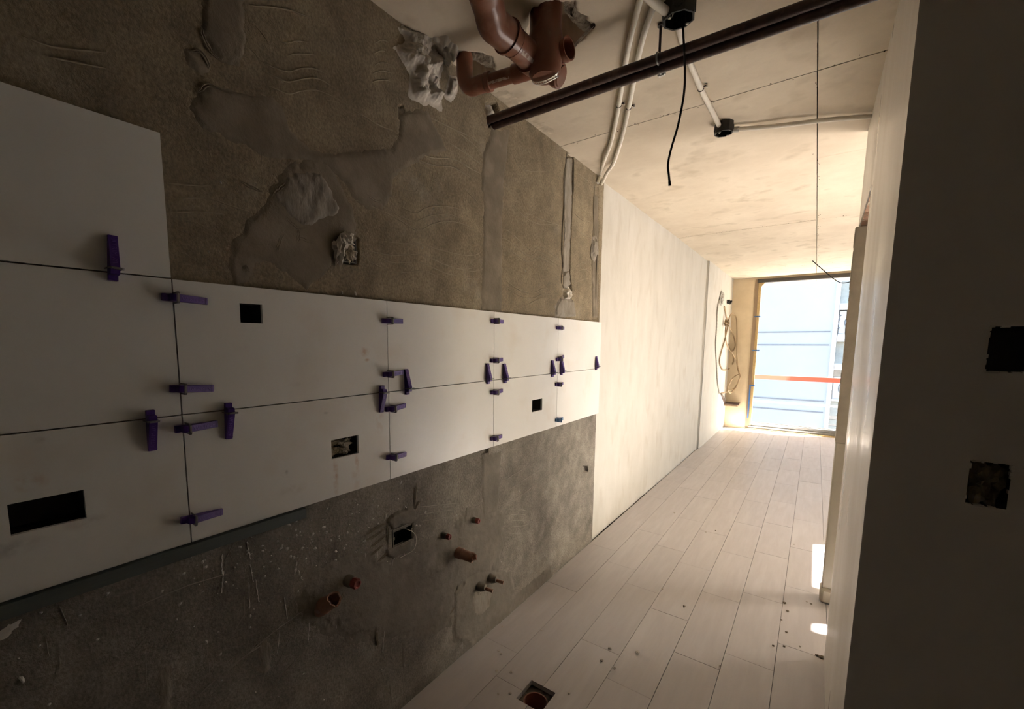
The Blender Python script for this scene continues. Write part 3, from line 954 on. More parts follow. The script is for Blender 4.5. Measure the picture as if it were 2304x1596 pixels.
# drab face that carries two socket openings
DS1, DS2 = (1.412, 1.482, 1.296, 1.392), (1.409, 1.470, 1.004, 1.102)
mb = MB()
holed(mb, 1, 1.395, 1.495, XR + .001, 2.6, -.02, ZC + .02, [DS1, DS2])
mb.build('wall_right', 'dark_wall', kind='structure')
mb = MB()
mb.box((2.1, -1.2, -.02), (2.2, 1.495, ZC + .02))
mb.build('wall_right', 'dark_wall', kind='structure')
MB().box((-.2, -1.2, -.02), (2.2, -1.1, ZC + .02)).build('wall_back', 'dark_wall', kind='structure')
MB().box((2.6, 1.49, -.02), (4.1, 1.59, ZC + .4)).build('wall_back', 'white_wall', kind='structure')
mb = MB()
holed(mb, 0, 4.0, 4.1, 1.5, YF + .2, -.05, ZC + .05, [(3.80, 3.91, 1.3, 2.17), (4.28, 4.98, .0, 2.17)])
mb.build('wall_right', 'white_wall', kind='structure')

# ---------------------------------------------------------------- floor
HX0, HX1, HY0, HY1 = .303, .411, 1.308, 1.424
mb = MB()
holed(mb, 2, -.12, -.02, -.2, 4.3, -1.8, YF + .1, [(HX0 - .01, HX1 + .01, HY0 - .01, HY1 + .01)])
floor = mb.build('floor', 'subfloor', kind='structure')
xs = [-.012] + [.175 + .1808 * k for k in range(0, 24)]
first = {0: [2.12, 2.70], 1: [1.355, 2.55]}
GAP = .0009


def plank(x0, x1, y0, y1, cut=None):
    x0, x1, y0, y1 = x0 + GAP, x1 - GAP, y0 + GAP, y1 - GAP
    zt = random.uniform(-.0004, .0004)
    poly = [(x0, y0), (x1, y0), (x1, y1), (x0, y1)]
    if cut == 'ur':
        poly = [(x0, y0), (x1, y0), (x1, HY0), (HX0, HY0), (HX0, y1), (x0, y1)]
    elif cut == 'lr':
        poly = [(x0, y0), (HX0, y0), (HX0, HY1), (x1, HY1), (x1, y1), (x0, y1)]
    elif cut == 'l':
        poly = [(x0, y0), (x1, y0), (x1, y1), (x0, y1), (x0, HY1), (HX1, HY1), (HX1, HY0), (x0, HY0)]
    MB().prism(poly, -.02, zt, 2).build('plank', 'plank', floor)


offs = [2.12, 1.355, 1.78, 1.62, 1.95, 1.48, 1.70, 1.9]
for k in range(len(xs) - 1):
    x0, x1 = xs[k], xs[k + 1]
    if x0 > 4.2:
        break
    if k < 8:
        L = .60
        o = offs[k]
        ys = [-1.7] + [y for y in np.arange(o - 6 * L, YF, L) if -1.5 < y < YF - .12] + [YF + .02]
        if k == 1:
            ys = [y for y in ys if abs(y - 1.955) > .02]
        ys = [y for y in ys if not (-1.6 < y < .3)]
    else:
        ys = [-1.7, 1.2 + .5 * (k % 3), 4.2 + .4 * (k % 4), YF + .02]
    for i in range(len(ys) - 1):
        cut = None
        if k == 1 and abs(ys[i + 1] - 1.355) < .01:
            cut = 'ur'
        if k == 1 and abs(ys[i] - 1.355) < .01:
            cut = 'lr'
        if k == 2 and ys[i] < HY0 and ys[i + 1] > HY1:
            cut = 'l'
        plank(x0, x1, ys[i], ys[i + 1], cut)

# ---------------------------------------------------------------- ceiling of board-marked concrete
ceiling = MB().box((-.3, -1.8, ZC + .10), (4.4, YF + 1.25, ZC + .3)).build('ceiling', 'slab', kind='structure')
hole_a = [cl(*q) for q in [(1186, 48), (1200, 18), (1240, 4), (1285, 8), (1305, 32), (1336, 58), (1318, 76), (1300, 96), (1262, 108), (1196, 100)]]
hole_b = [cl(*q) for q in [(1024, 134), (1052, 124), (1080, 120), (1104, 130), (1112, 158), (1090, 172), (1050, 178)]]


def ceil_pos(A, B):
    h = fbm(A, B, 2.0, 3) * .0012 + fbm(A, B, 40, 2) * .0003
    for poly, dep in ((hole_a, .085), (hole_b, .075)):
        s = sdist(poly, A, B) + fbm(A, B, 38., 3) * .014
        t = np.clip(s / .03 + .15, 0, 1)
        h = h + t * dep * (1 + .35 * fbm(A, B, 45., 3) * (t < 1))
    return np.stack([A, B, ZC + h], -1)


YS = [-1.75, 2.172, 4.66, 7.18, YF + 1.2]
XSM = [-.06, 1.052, 2.6, 4.35]
grid_ceiling = grid_mesh('ceiling_panel', -.06, 1.0505, .6, 2.1705, .006, ceil_pos, 'concrete')
link('ceiling_panel', grid_ceiling, ceiling)
MB().box((-.06, -1.75, ZC), (1.0505, .6, ZC + .1)).build('ceiling_panel', 'concrete', ceiling)
for i in range(3):
    for j in range(4):
        if i == 0 and j == 0:
            continue
        ya, yb = YS[j], YS[j + 1]
        if i >= 1 and j == 1:
            cuts = [ya, 3.15, yb]
        else:
            cuts = [ya, yb]
        for a, b in zip(cuts[:-1], cuts[1:]):
            dz = random.uniform(-.0012, .0012)
            MB().box((XSM[i] + .002, a + .002, ZC + dz), (XSM[i + 1] - .002, b - .002, ZC + .1)).build('ceiling_panel', 'concrete', ceiling)
sp = MB()
for k in range(150):
    if k % 3:
        ys_ = random.choice([2.172, 4.66, 4.66, 7.18])
        x_, y_ = random.uniform(.05, 1.24), ys_ + random.gauss(0, .012)
    else:
        x_, y_ = 1.052 + random.gauss(0, .012), random.uniform(1.7, 7.8)
    r_ = random.uniform(.0015, .004)
    sp.tube([(x_, y_, ZC + .003), (x_ + random.uniform(-.002, .002), y_, ZC - .0012)], [r_, r_ * .7], 6)
sp.build('seam_specks', 'seam_dirt', ceiling, kind='stuff')
# broken rims of the two holes and roughened mortar around them
patch('broken_rim', [cl(*q) for q in [(1282, 6), (1300, 22), (1315, 45), (1338, 58), (1318, 70), (1298, 50), (1280, 30)]], .006, 'raw_concrete', ceiling, base=ZC + .004, plane='z', edge=.012, lump=.014, lscale=45, jag=.012)
patch('broken_rim', [cl(*q) for q in [(1050, 126), (1080, 118), (1104, 128), (1118, 152), (1100, 152), (1075, 138)]], .006, 'raw_concrete', ceiling, base=ZC + .004, plane='z', edge=.012, lump=.014, lscale=45, jag=.012)
patch('mortar_smear', [cl(*q) for q in [(1095, 210), (1140, 200), (1170, 225), (1200, 262), (1250, 298), (1240, 305), (1170, 270), (1120, 240)]], .0010, 'dirty_concrete', ceiling, base=ZC, plane='z', edge=.03, jag=.02)

# ---------------------------------------------------------------- outside
MB().box((-30, YF + .2, -12.2), (40, 60, -12)).build('ground', 'street', kind='structure')
MB().box((-.6, YF + .2, -.30), (4.3, YF + 1.3, -.12)).build('balcony_slab', 'terrace', kind='structure')
MB().box((4.3, YF + .2, -.3), (4.45, YF + 1.35, ZC + .3)).build('wall_sun_blocker', 'facade_white', kind='structure')  # unseen side wall, added to keep direct sun off the room floor
YB = 17.0
xcorner = on(1, YB, 1872, 760)[0]
bld = thing('apartment_building', 'tall pale apartment block seen through the window across the street', 'building', (-2, YB + 4, -12))
MB().box((-14, YB, -12), (xcorner, YB + 9, 22)).build('side_wall', 'facade', bld)
for py in (747, 776, 899, 923):
    z = on(1, YB, 1780, py)[2]
    MB().box((-14, YB - .012, z - .018), (xcorner - .05, YB + .01, z + .018)).build('wall_joint', 'facade_joint', bld)
MB().tube([(xcorner + .05, YB + .02, -12), (xcorner + .05, YB + .02, 22)], .06, 10).build('downpipe', 'facade_white', bld, smooth=True)
MB().box((xcorner, YB + 1.6, -12), (xcorner + 12, YB + 9, 22)).build('rear_wall', 'facade_white', bld)
for pyt, pyb in ((560, 688), (766, 822), (905, 940)):
    zt, zb = on(1, YB, 1890, pyt)[2], on(1, YB, 1890, pyb)[2]
    MB().box((xcorner + .12, YB + .3, zb), (xcorner + 12, YB + .42, zt)).build('parapet', 'parapet', bld)
for py in (690, 762, 826):
    z = on(1, YB, 1885, py)[2]
    MB().box((xcorner + .12, YB + .1, z - .09), (xcorner + 12, YB + 1.7, z + .09)).build('balcony_slab', 'facade_white', bld)
for k, py in enumerate((950, 965, 980)):
    z = on(1, YB, 1870, py)[2]
    MB().box((xcorner + .12, YB + .4, z - .12), (xcorner + 12, YB + .5, z + .02)).build('louvre', 'parapet', bld)


def ac_unit(px, py, foot, label):
    q = on(1, YB + .25, px, py)
    q[0] = max(q[0], xcorner + .43)          # clear of the corner and its downpipe
    q[2] = foot + .40                        # its bracket stands on what carries it
    t = thing('air_conditioner', label, 'air conditioner', (q[0], YB + .4, q[2] - .34), 'air conditioners on the block opposite')
    x, z = q[0], q[2]
    MB().bevbox((x - .30, YB + .25, z - .34), (x + .62, YB + .58, z + .34), .02).build('casing', 'ac_white', t)
    mb = MB()
    for r in (.09, .17, .25):
        pts = [(x + .1 + r * math.cos(a), YB + .235, z + r * math.sin(a)) for a in np.linspace(0, 2 * math.pi, 25)]
        mb.tube(pts, .014, 6, False)
    mb.build('fan_guard', 'ac_dark', t)
    pts = [(x + .1 + .27 * math.cos(a), z + .27 * math.sin(a)) for a in np.linspace(0, 2 * math.pi, 24, endpoint=False)]
    MB().prism(pts, YB + .242, YB + .26, 1).build('fan_opening', 'rail_grey', t)
    MB().box((x - .30, YB + .2, z - .40), (x + .62, YB + .6, z - .34)).build('bracket', 'ac_white', t)


ac_unit(1895, 722, on(1, YB, 1885, 762)[2] + .085, 'white air conditioner on the upper balcony of the block opposite')
ac_unit(1880, 882, on(1, YB, 1890, 905)[2] - .005, 'white air conditioner behind the red board on the block opposite')
mb = MB()
for k in range(7):
    a = on(1, YB + .28, 1880 + random.uniform(-4, 5), 702 + 5 * k)
    b = on(1, YB + .28, 1888 + random.uniform(-3, 8), 705 + 5 * k + random.uniform(-6, 6))
    mb.tube(smooth_path([a, (a + b) / 2 + np.array([0, -.03, -.05]), b], 5), .022, 6)
mb.build('refrigerant_pipes', 'ac_dark', bld, kind='stuff')

YG = YF + 1.2
a, b = on(1, YG, 1694, 848), on(1, YG, 1890, 857)
sl = (b[2] - a[2]) / (b[0] - a[0])
mb = MB()
xa, xb = a[0] - .5, 4.3
za, zb = a[2] + sl * (xa - a[0]), a[2] + sl * (xb - a[0])
mb.prism([(xa, za - .037), (xb, zb - .042), (xb, zb + .042), (xa, za + .037)], YG, YG + .025, 1)
o = mb.build('guard_board', 'red_board')
o['label'], o['category'] = 'faded red timber guard board across the balcony outside the window', 'board'
a, b = on(1, YG, 1692, 902), on(1, YG, 1880, 915)
sl = (b[2] - a[2]) / (b[0] - a[0])
o = MB().tube([(a[0] - .5, YG, a[2] - .5 * sl), (4.32, YG, a[2] + sl * (4.32 - a[0]))], .017, 12).build('guard_rail', 'rail_grey', smooth=True)
o['label'], o['category'] = 'thin grey metal guard rail below the red board', 'rail'

# ================================================================ OBJECTS
# ---------------------------------------------------------------- purple levelling wedges
LW, WW = .088, .0155
prof = [(0, 0), (0, .009), (.010, .009), (.0115, .021), (.026, .0225), (LW, .0065), (LW, 0)]


def wedge_mesh():
    mb = MB()
    n = len(prof)
    hw = WW / 2
    mb.prism(prof, -hw, hw, 1)
    mb.box((LW - .006, -hw, .0055), (LW - .004, hw, .0085))
    me = mb.mesh('wedge', 'purple')
    bm = bmesh.new()
    bm.from_mesh(me)
    bmesh.ops.bevel(bm, geom=[e for e in bm.edges if e.calc_length() > .005], offset=.0005, segments=1, affect='EDGES')
    bm.to_mesh(me)
    bm.free()
    return me


def clip_mesh():
    mb = MB()
    w, h = .0125, .0285
    u0, u1 = .0215, .0232
    mb.box((u0, -w, -.008), (u1, -w + .0032, h))
    mb.box((u0, w - .0032, -.008), (u1, w, h))
    mb.prism([(-w, h - .004), (w, h - .004), (w, h), (w - .004, h + .0035), (-w + .004, h + .0035), (-w, h)], u0 - .001, u1 + .001, 0)
    return mb.mesh('clip', 'clip')


def text_mesh():
    cu = bpy.data.curves.new('lettering', 'FONT')
    cu.body = 'ATRIM'
    cu.size = .0115
    cu.extrude = .0003
    cu.align_x = 'CENTER'
    cu.align_y = 'CENTER'
    cu.space_character = 1.15
    cu.resolution_u = 2
    to = bpy.data.objects.new('tmp_text', cu)
    col.objects.link(to)
    bpy.context.view_layer.update()
    me0 = bpy.data.meshes.new_from_object(to.evaluated_get(bpy.context.evaluated_depsgraph_get()))
    vs = [v.co[:] for v in me0.vertices]
    fs = [tuple(p.vertices) for p in me0.polygons]
    bpy.data.objects.remove(to)
    bpy.data.curves.remove(cu)
    mb = MB().add(vs, fs)
    # the chevron mark after the word
    for k, dx in enumerate((0, .004)):
        mb.prism([(.022 + dx, -.0042), (.0235 + dx, -.0042), (.0275 + dx, .0042), (.026 + dx, .0042)], -.0003, .0003, 2)
    mb.prism([(.0345, -.0042), (.036, -.0042), (.0335, .0042), (.032, .0042)], -.0003, .0003, 2)
    sl = math.atan2(.0225 - .0065, LW - .026)
    T = Matrix.Translation((.064, 0, .0065 + (LW - .064) * math.tan(sl) + .0003)) @ Matrix.Rotation(sl, 4, 'Y') @ Matrix.Rotation(math.pi, 4, 'Z') @ Matrix.Scale(.93, 4)
    me = mb.mesh('lettering', 'purple_text')
    me.transform(T)
    return me


WM, CM, TM = wedge_mesh(), clip_mesh(), text_mesh()
WB = WM.copy()
WB.materials.clear()
WB.materials.append(M['blue_plastic'])
CB = CM.copy()
CB.materials.clear()
CB.materials.append(M['blue_plastic'])
J = ['the joint below the tall tile corner', 'the next joint past the tall tile corner', 'the joint before the last small socket hole tile end', 'the last joint before the white wall']
GA, GB = 'wedges lying across the upright tile joints', 'wedges upright on the level tile joints'
wedges = [  # tongue end, thin end, label, group
    ((364, 668), (470, 679), 'purple levelling wedge across the tile joint just below the tall tile, topmost there', GA, 'n'),
    ((382, 875), (483, 874), 'purple levelling wedge across the joint under the tall tile, above the level joint', GA, 'n'),
    ((393, 967), (494, 953), 'purple levelling wedge tilted up between two hanging wedges', GA, 'n'),
    ((407, 1172), (503, 1151), 'purple levelling wedge near the tile bottom edge above the grey-green batten', GA, 'n'),
    ((860, 722), (906, 723), 'purple levelling wedge at the top of the joint over the film-stuffed socket side', GA, 'n'),
    ((862, 843), (907, 838), 'purple levelling wedge touching the top of an upright wedge', GA, 'n'),
    ((868, 922), (914, 912), 'purple levelling wedge just below a hanging wedge, beside the film-stuffed socket', GA, 'n'),
    ((870, 1030), (915, 1022), 'purple levelling wedge low on the joint beside the film-stuffed socket', GA, 'n'),
    ((1106, 722), (1132, 724), 'purple levelling wedge at the top of the joint under the smooth mortar strip', GA, 'n'),
    ((1105, 812), (1131, 809), 'purple levelling wedge just above a pair of upright wedges on the mortar-strip joint', GA, 'n'),
    ((1105, 884), (1131, 879), 'purple levelling wedge just below the pair of upright wedges on the mortar-strip joint', GA, 'n'),
    ((1104, 988), (1131, 981), 'purple levelling wedge at the foot of the mortar-strip joint', GA, 'n'),
    ((1252, 738), (1270, 739), 'purple levelling wedge at the top of the last joint before the white wall', GA, 'n'),
    ((1252, 810), (1269, 802), 'purple levelling wedge tilted above an upright wedge on the last joint', GA, 'n'),
    ((1250, 866), (1268, 863), 'purple levelling wedge just below the level joint on the last upright joint', GA, 'n'),
    ((1250, 946), (1264, 943), 'blue levelling wedge at the foot of the last tile joint', GA, 'b'),
    ((254, 632), (253, 535), 'purple levelling wedge standing alone on the tall tile lower joint', GB, 'n'),
    ((337, 923), (343, 1010), 'purple levelling wedge hanging from the level joint left of the tilted wedge', GB, 'n'),
    ((513, 907), (515, 985), 'purple levelling wedge hanging from the level joint at the tilted wedge tip', GB, 'n'),
    ((859, 868), (858, 926), 'purple levelling wedge hanging beside the second upright joint', GB, 'n'),
    ((916, 888), (914, 835), 'purple levelling wedge standing upright beside the second upright joint', GB, 'n'),
    ((1098, 864), (1097, 822), 'purple levelling wedge standing upright on the near side of the mortar-strip joint', GB, 'n'),
    ((1136, 862), (1135, 821), 'purple levelling wedge standing upright on the far side of the mortar-strip joint', GB, 'n'),
    ((1243, 848), (1243, 812), 'purple levelling wedge standing upright on the near side of the last joint', GB, 'n'),
    ((1263, 844), (1264, 806), 'purple levelling wedge standing upright on the far side of the last joint', GB, 'n'),
    ((1341, 833), (1342, 805), 'purple levelling wedge standing upright at the tile end by the white wall', GB, 'n'),
]
for near, far, lab, grp, kind in wedges:
    hgt = .004
    P0, P1 = on(0, hgt, *near), on(0, hgt, *far)
    u = P1 - P0
    u[0] = 0
    u /= np.linalg.norm(u)
    xh = np.array([1.0, 0, 0])
    w = np.cross(xh, u)
    mw = Matrix.Identity(4)
    for i in range(3):
        mw[i][0], mw[i][1], mw[i][2] = u[i], w[i], xh[i]
    mw[0][3], mw[1][3], mw[2][3] = .0002, P0[1], P0[2]
    o = bpy.data.objects.new('levelling_wedge', None)
    col.objects.link(o)
    o.empty_display_size = .02
    o.matrix_world = mw
    o['label'], o['category'] = lab, 'tile wedge'
    if kind == 'n':
        o['group'] = grp
    for nm, me in (('wedge', WM if kind == 'n' else WB), ('clip', CM if kind == 'n' else CB), ('lettering', TM)):
        if nm == 'lettering' and kind == 'b':
            continue
        c = bpy.data.objects.new(nm, me)
        col.objects.link(c)
        c.parent = o

# ---------------------------------------------------------------- grey-green batten under the tiles
y1 = wl(690, 1150, .012)[0]
mb = MB().prism([(.0, .8895), (.010, .8895), (.010, .862), (-.006, .858), (-.012, .858), (-.012, .8895)], -.3, y1, 1)
bt = mb.build('support_batten', 'batten')
bt['label'], bt['category'] = 'grey-green metal batten fixed under the bottom row of tiles', 'batten'


# ---------------------------------------------------------------- socket boxes
def socket_box(r, x1, label, depth=.045, mt='box_black', t=.0016, lip=0.0, cat='socket box'):
    y0, y1_, z0, z1 = r
    o = MB()
    xb = x1 - depth
    o.box((xb, y0 - t, z0 - t), (xb + t, y1_ + t, z1 + t))
    o.box((xb, y0 - t, z0 - t), (x1, y0, z1 + t)).box((xb, y1_, z0 - t), (x1, y1_ + t, z1 + t))
    o.box((xb, y0, z0 - t), (x1, y1_, z0)).box((xb, y0, z1), (x1, y1_, z1 + t))
    ob = o.build('socket_box', mt)
    ob['label'], ob['category'] = label, cat
    return ob


socket_box(SOCK['upper'], -.010, 'empty black square socket box in the tile under the gypsum-filled wall hole', mt='box_in')
socket_box(SOCK['film'], -.010, 'dark socket box behind the tile, stuffed with clear film', mt='box_in')
socket_box(SOCK['far'], -.010, 'empty black socket box in the tile between the two upright pairs of wedges', mt='box_in')
socket_box(SOCK['near'], -.010, 'wide empty black socket box in the tile above the grey-green batten', mt='box_in')
socket_box(PBOX, -.016, 'small socket box filled with crumpled gypsum paper in the bare wall', mt='alu')
wb = socket_box(WBOX, -.012, 'open socket box with a loose wire in the bare wall below the tiles', mt='box_in')
rim = MB()
for (a, b) in (((WBOX[0], WBOX[2]), (WBOX[1], WBOX[2])), ((WBOX[1], WBOX[2]), (WBOX[1], WBOX[3])), ((WBOX[1], WBOX[3]), (WBOX[0], WBOX[3])), ((WBOX[0], WBOX[3]), (WBOX[0], WBOX[2]))):
    rim.tube([(-.0115, *a), (-.0115, *b)], .0016, 6)
for (yy, zz) in ((WBOX[0] + .004, .668), (WBOX[1] - .004, .672)):
    rim.tube([(-.0115, yy + .004 * math.cos(t), zz + .004 * math.sin(t)) for t in np.linspace(0, 6.283, 13)], .0012, 5, False)
rim.build('box_rim', 'patch_pale', wb)
wp = [(-.05, 1.015, .675), (-.02, 1.035, .690), (.012, 1.062, .672), (.016, 1.072, .640), (.010, 1.062, .606), (-.006, 1.040, .592), (-.011, 1.015, .588)]
o = MB().tube(smooth_path(wp, 6), .0011, 6).build('loose_wire', 'conduit', smooth=True)
o['label'], o['category'] = 'thin pale wire looping out of the open socket box', 'wire'


def crumple(name, c, s, mt, label, cat, seed, n=5, parent=None, flat=.5):
    """a crushed wad: one closed faceted lump with deep folds"""
    r_ = random.Random(seed)
    bm = bmesh.new()
    bmesh.ops.create_icosphere(bm, subdivisions=3, radius=1)
    dirs = [(Vector((r_.uniform(-1, 1), r_.uniform(-1, 1), r_.uniform(-1, 1))).normalized(), r_.uniform(2.5, 7), r_.uniform(0, 6.3)) for _ in range(n)]
    for v in bm.verts:
        p = v.co.copy()
        k = 1 + sum(.16 * math.sin(f * p.dot(d) * 2.2 + ph) for d, f, ph in dirs)
        k *= 1 + .10 * r_.uniform(-1, 1)
        p *= k
        v.co = Vector((c[0] + p.x * s[0], c[1] + p.y * s[1], c[2] + p.z * s[2]))
    me = bpy.data.meshes.new(name)
    bm.to_mesh(me)
    bm.free()
    me.materials.append(M[mt])
    ob = link(name, me, parent)
    if label:
        ob['label'], ob['category'] = label, cat
    return ob


w1 = thing('gypsum_wad', 'crumpled gypsum-stained paper bulging from the small wall box', 'paper wad', (-.02, .82, 1.6))
crumple('paper', (-.012, .797, 1.622), (.022, .017, .036), 'gypsum', None, None, 3, parent=w1)
crumple('paper', (-.008, .823, 1.655), (.020, .022, .020), 'gypsum', None, None, 4, parent=w1)
crumple('paper', (-.018, .838, 1.626), (.016, .016, .026), 'paper', None, None, 5, parent=w1)
crumple('paper', (-.022, .856, 1.622), (.012, .010, .018), 'gypsum', None, None, 6, parent=w1)
w2 = thing('film_wad', 'crumpled clear film stuffed inside the tile socket box', 'film wad', (-.03, .79, 1.01))
crumple('film', (-.036, .770, 1.050), (.010, .022, .010), 'paper', None, None, 11, parent=w2)
crumple('film', (-.026, .808, 1.046), (.014, .020, .014), 'foil', None, None, 12, 7, parent=w2)
crumple('film', (-.026, .806, 1.023), (.013, .017, .013), 'foil', None, None, 13, 7, parent=w2)
crumple('film', (-.022, .754, 1.022), (.012, .008, .016), 'paper', None, None, 14, parent=w2)
crumple('film', (-.036, .778, 1.024), (.010, .012, .010), 'paper', None, None, 15, parent=w2)
# the drab partition's two openings
crumple('foam_wad', (1.438, 1.418, 1.05), (.026, .022, .042), 'foam', 'crumpled stained foam packed in the lower hole of the dark partition', 'foam wad', 21, 8)
for r, lab in ((DS1, 'black empty socket recess, upper one in the dark partition'), (DS2, 'socket recess packed with foam, lower one in the dark partition')):
    x0, x1_, z0, z1 = r
    mb = MB()
    t = .002
    yb = 1.46
    mb.box((x0 - t, yb, z0 - t), (x1_ + t, yb + t, z1 + t)).box((x0 - t, 1.398, z0), (x0 + .0005, yb, z1)).box((x1_ - .0005, 1.398, z0), (x1_ + t, yb, z1))
    mb.box((x0, 1.398, z0 - t), (x1_, yb, z0 + .0005)).box((x0, 1.398, z1 - .0005), (x1_, yb, z1 + t))
    o = mb.build('socket_recess', 'box_in')
    o['label'], o['category'] = lab, 'socket box'
for (x0, z0, w_, h_) in ((DS1[0], DS1[2], .07, .096), (DS2[0], DS2[2], .061, .098)):
    rg = MB()
    for k in range(22):
        t = random.uniform(0, 4)
        ln, dp = random.uniform(.004, .013), random.uniform(.0006, .003)
        if t < 2:
            q = (x0 + w_ * (t % 1), z0 + h_ * int(t))
            a_, b_ = (q[0] - ln / 2, q[1] - dp), (q[0] + ln / 2, q[1] + dp)
        else:
            q = (x0 + w_ * (int(t) - 2), z0 + h_ * (t % 1))
            a_, b_ = (q[0] - dp, q[1] - ln / 2), (q[0] + dp, q[1] + ln / 2)
        rg.bevbox((a_[0], 1.3946, a_[1]), (b_[0], 1.405, b_[1]), .0003)
    rg.build('ragged_rim', 'dark_wall', bpy.data.objects['wall_right.001'], kind='stuff')


# ---------------------------------------------------------------- pipe stubs in the lower wall
def stub(px, py, r, L, label, kind, tilt=(0, 0)):
    y, z = wl(px, py)
    ax = np.array([1.0, tilt[0], tilt[1]])
    ax /= np.linalg.norm(ax)
    b = np.array([-.02, y, z])
    P = lambda t: b + ax * t
    t_ = thing('pipe_stub', label, 'pipe', (-.012, y, z))
    if kind == 'broken':
        mb = MB()
        n = 20
        ts = [0, .02, .03, .034, .038, L * .8]
        rs = [r * 1.12, r * 1.12, r * 1.12, r * 1.12, r, r]
        mb.tube([P(t) for t in ts], rs, n, False)
        # snapped end: uneven outer and inner rim
        up = np.array([0, 0, 1.0]) - ax * ax[2]
        up /= np.linalg.norm(up)
        sd = np.cross(up, ax)
        rnd = random.Random(int(px))
        o0 = len(mb.v)
        ring = lambda rad, tt, jit: [P(tt + jit[k]) + rad * (math.cos(6.2832 * k / n) * up + math.sin(6.2832 * k / n) * sd) for k in range(n)]
        j = [.006 * math.sin(2 * 6.2832 * k / n + px) + rnd.uniform(-.003, .004) for k in range(n)]
        A = ring(r, L * .8, [0] * n) + ring(r, L, j) + ring(r * .78, L, [q - .002 for q in j]) + ring(r * .78, L * .5, [0] * n)
        fs = []
        for s in range(3):
            fs += [(s * n + k, s * n + (k + 1) % n, (s + 1) * n + (k + 1) % n, (s + 1) * n + k) for k in range(n)]
        fs.append(tuple(3 * n + k for k in range(n)))
        mb.add(A, fs)
        mb.build('pipe', 'pink_pvc', t_, smooth=True)
        MB().tube([P(.033), P(.0335), P(.0345), P(.035)], [r * 1.02, r * 1.135, r * 1.135, r * 1.02], n).build('collar_ring', 'pvc_ring', t_, smooth=True)
    else:
        MB().tube([P(0), P(L * .62), P(L * .66)], [r * 1.15, r * 1.08, r * .9], 14).build('sleeve', 'patch_low', t_, smooth=True)
        MB().tube([P(L * .5), P(L * .94), P(L), P(L), P(L * .93)], [r, r, r * .9, r * .6, r * .55], 8).build('plug', 'red_plug', t_, smooth=False)
    return t_


stub(722, 1372, .022, .088, 'broad dusty pipe stub with snapped end beside a red plug', 'broken', (.1, .75))
stub(781, 1306, .017, .055, 'round red plugged pipe stub just above the snapped pipe', 'plug', (.1, 0))
stub(1028, 1243, .021, .088, 'brown pipe stub with snapped end jutting toward the floor planks', 'broken', (.12, -.06))
stub(997, 1205, .012, .042, 'small red-capped fitting above the brown snapped stub', 'plug', (.1, 0))
stub(1063, 1170, .012, .042, 'small red-capped fitting highest on the bare lower wall', 'plug', (.1, 0))
for px, py, lab in ((1075, 1318, 'mortar-caked pipe nipple in a crumbled hole, the lower of a pair'), (1100, 1300, 'mortar-caked pipe nipple in a crumbled hole, the upper of a pair')):
    y, z = wl(px, py)
    t_ = thing('pipe_nipple', lab, 'pipe', (-.012, y, z))
    MB().tube([(-.02, y, z), (.01, y, z), (.028, y + .004, z + .002), (.030, y + .004, z + .002)], [.022, .020, .014, .004], 12).build('mortar_collar', 'patch_low', t_, smooth=True)
    MB().tube([(.0, y, z), (.05, y + .008, z - .004), (.062, y + .012, z - .006), (.062, y + .012, z - .006)], [.008, .0075, .0085, .001], 10).build('nipple', 'pink_pvc', t_, smooth=True)

# ---------------------------------------------------------------- brown waste pipes under the ceiling
wp = thing('waste_pipe', 'brown plastic waste pipe branch hanging from a broken hole in the ceiling', 'drain pipe', (.366, 1.33, ZC))
VX, VY = .366, 1.329
mb = MB()
mb.tube([(VX, VY, z) for z in (2.47, 2.40, 2.335, 2.325, 2.30, 2.235, 2.215, 2.200, 2.192)], [.050, .050, .050, .053, .054, .054, .050, .040, .012], 28)
mb.build('riser', 'pvc', wp, smooth=True)
body = np.array([VX, VY, 2.268])


def run(name, pts, rs, mt='pvc', seg=24, caps=True):
    return MB().tube(pts, rs, seg, caps).build(name, mt, wp, smooth=True)


# thick branch rising towards the ceiling edge of the picture
A0 = on(2, 2.262, 1200, 135)
A1 = on(2, 2.262, 1108, 52)
A2 = on(2, 2.285, 1088, -25)
A3 = on(2, 2.285, 1070, -130)
dA = (A1 - A0) / np.linalg.norm(A1 - A0)
LA = np.linalg.norm(A1 - A0)
run('branch_pipe', [A0 - dA * .02, A0 + dA * LA * .98], .040)
for t0, t1, rr in ((-.05, .10, .0455),):
    run('branch_socket', [A0 + dA * LA * t0, A0 + dA * LA * (t0 + .01), A0 + dA * LA * (t1 - .01), A0 + dA * LA * t1], [.040, rr, rr, .040])
run('branch_lip', [A0 + dA * LA * .095, A0 + dA * LA * .10, A0 + dA * LA * .14, A0 + dA * LA * .145], [.0405, .0475, .0475, .0405], 'pvc_ring')
el = smooth_path([A0 + dA * LA * .66, A0 + dA * LA * .82, A1, A1 * .55 + A2 * .45 + np.array([0, 0, .004]), A2, A3], 6)
run('elbow', el, [.0438] * len(el))
run('elbow_lip', [A0 + dA * LA * .64, A0 + dA * LA * .645, A0 + dA * LA * .685, A0 + dA * LA * .69], [.0405, .0485, .0485, .0405], 'pvc_ring')
e2 = A2 - A3
e2 /= np.linalg.norm(e2)
run('elbow_lip', [A2 - e2 * .005, A2 - e2 * .01, A2 - e2 * .03, A2 - e2 * .035], [.044, .0490, .0490, .044], 'pvc_ring')


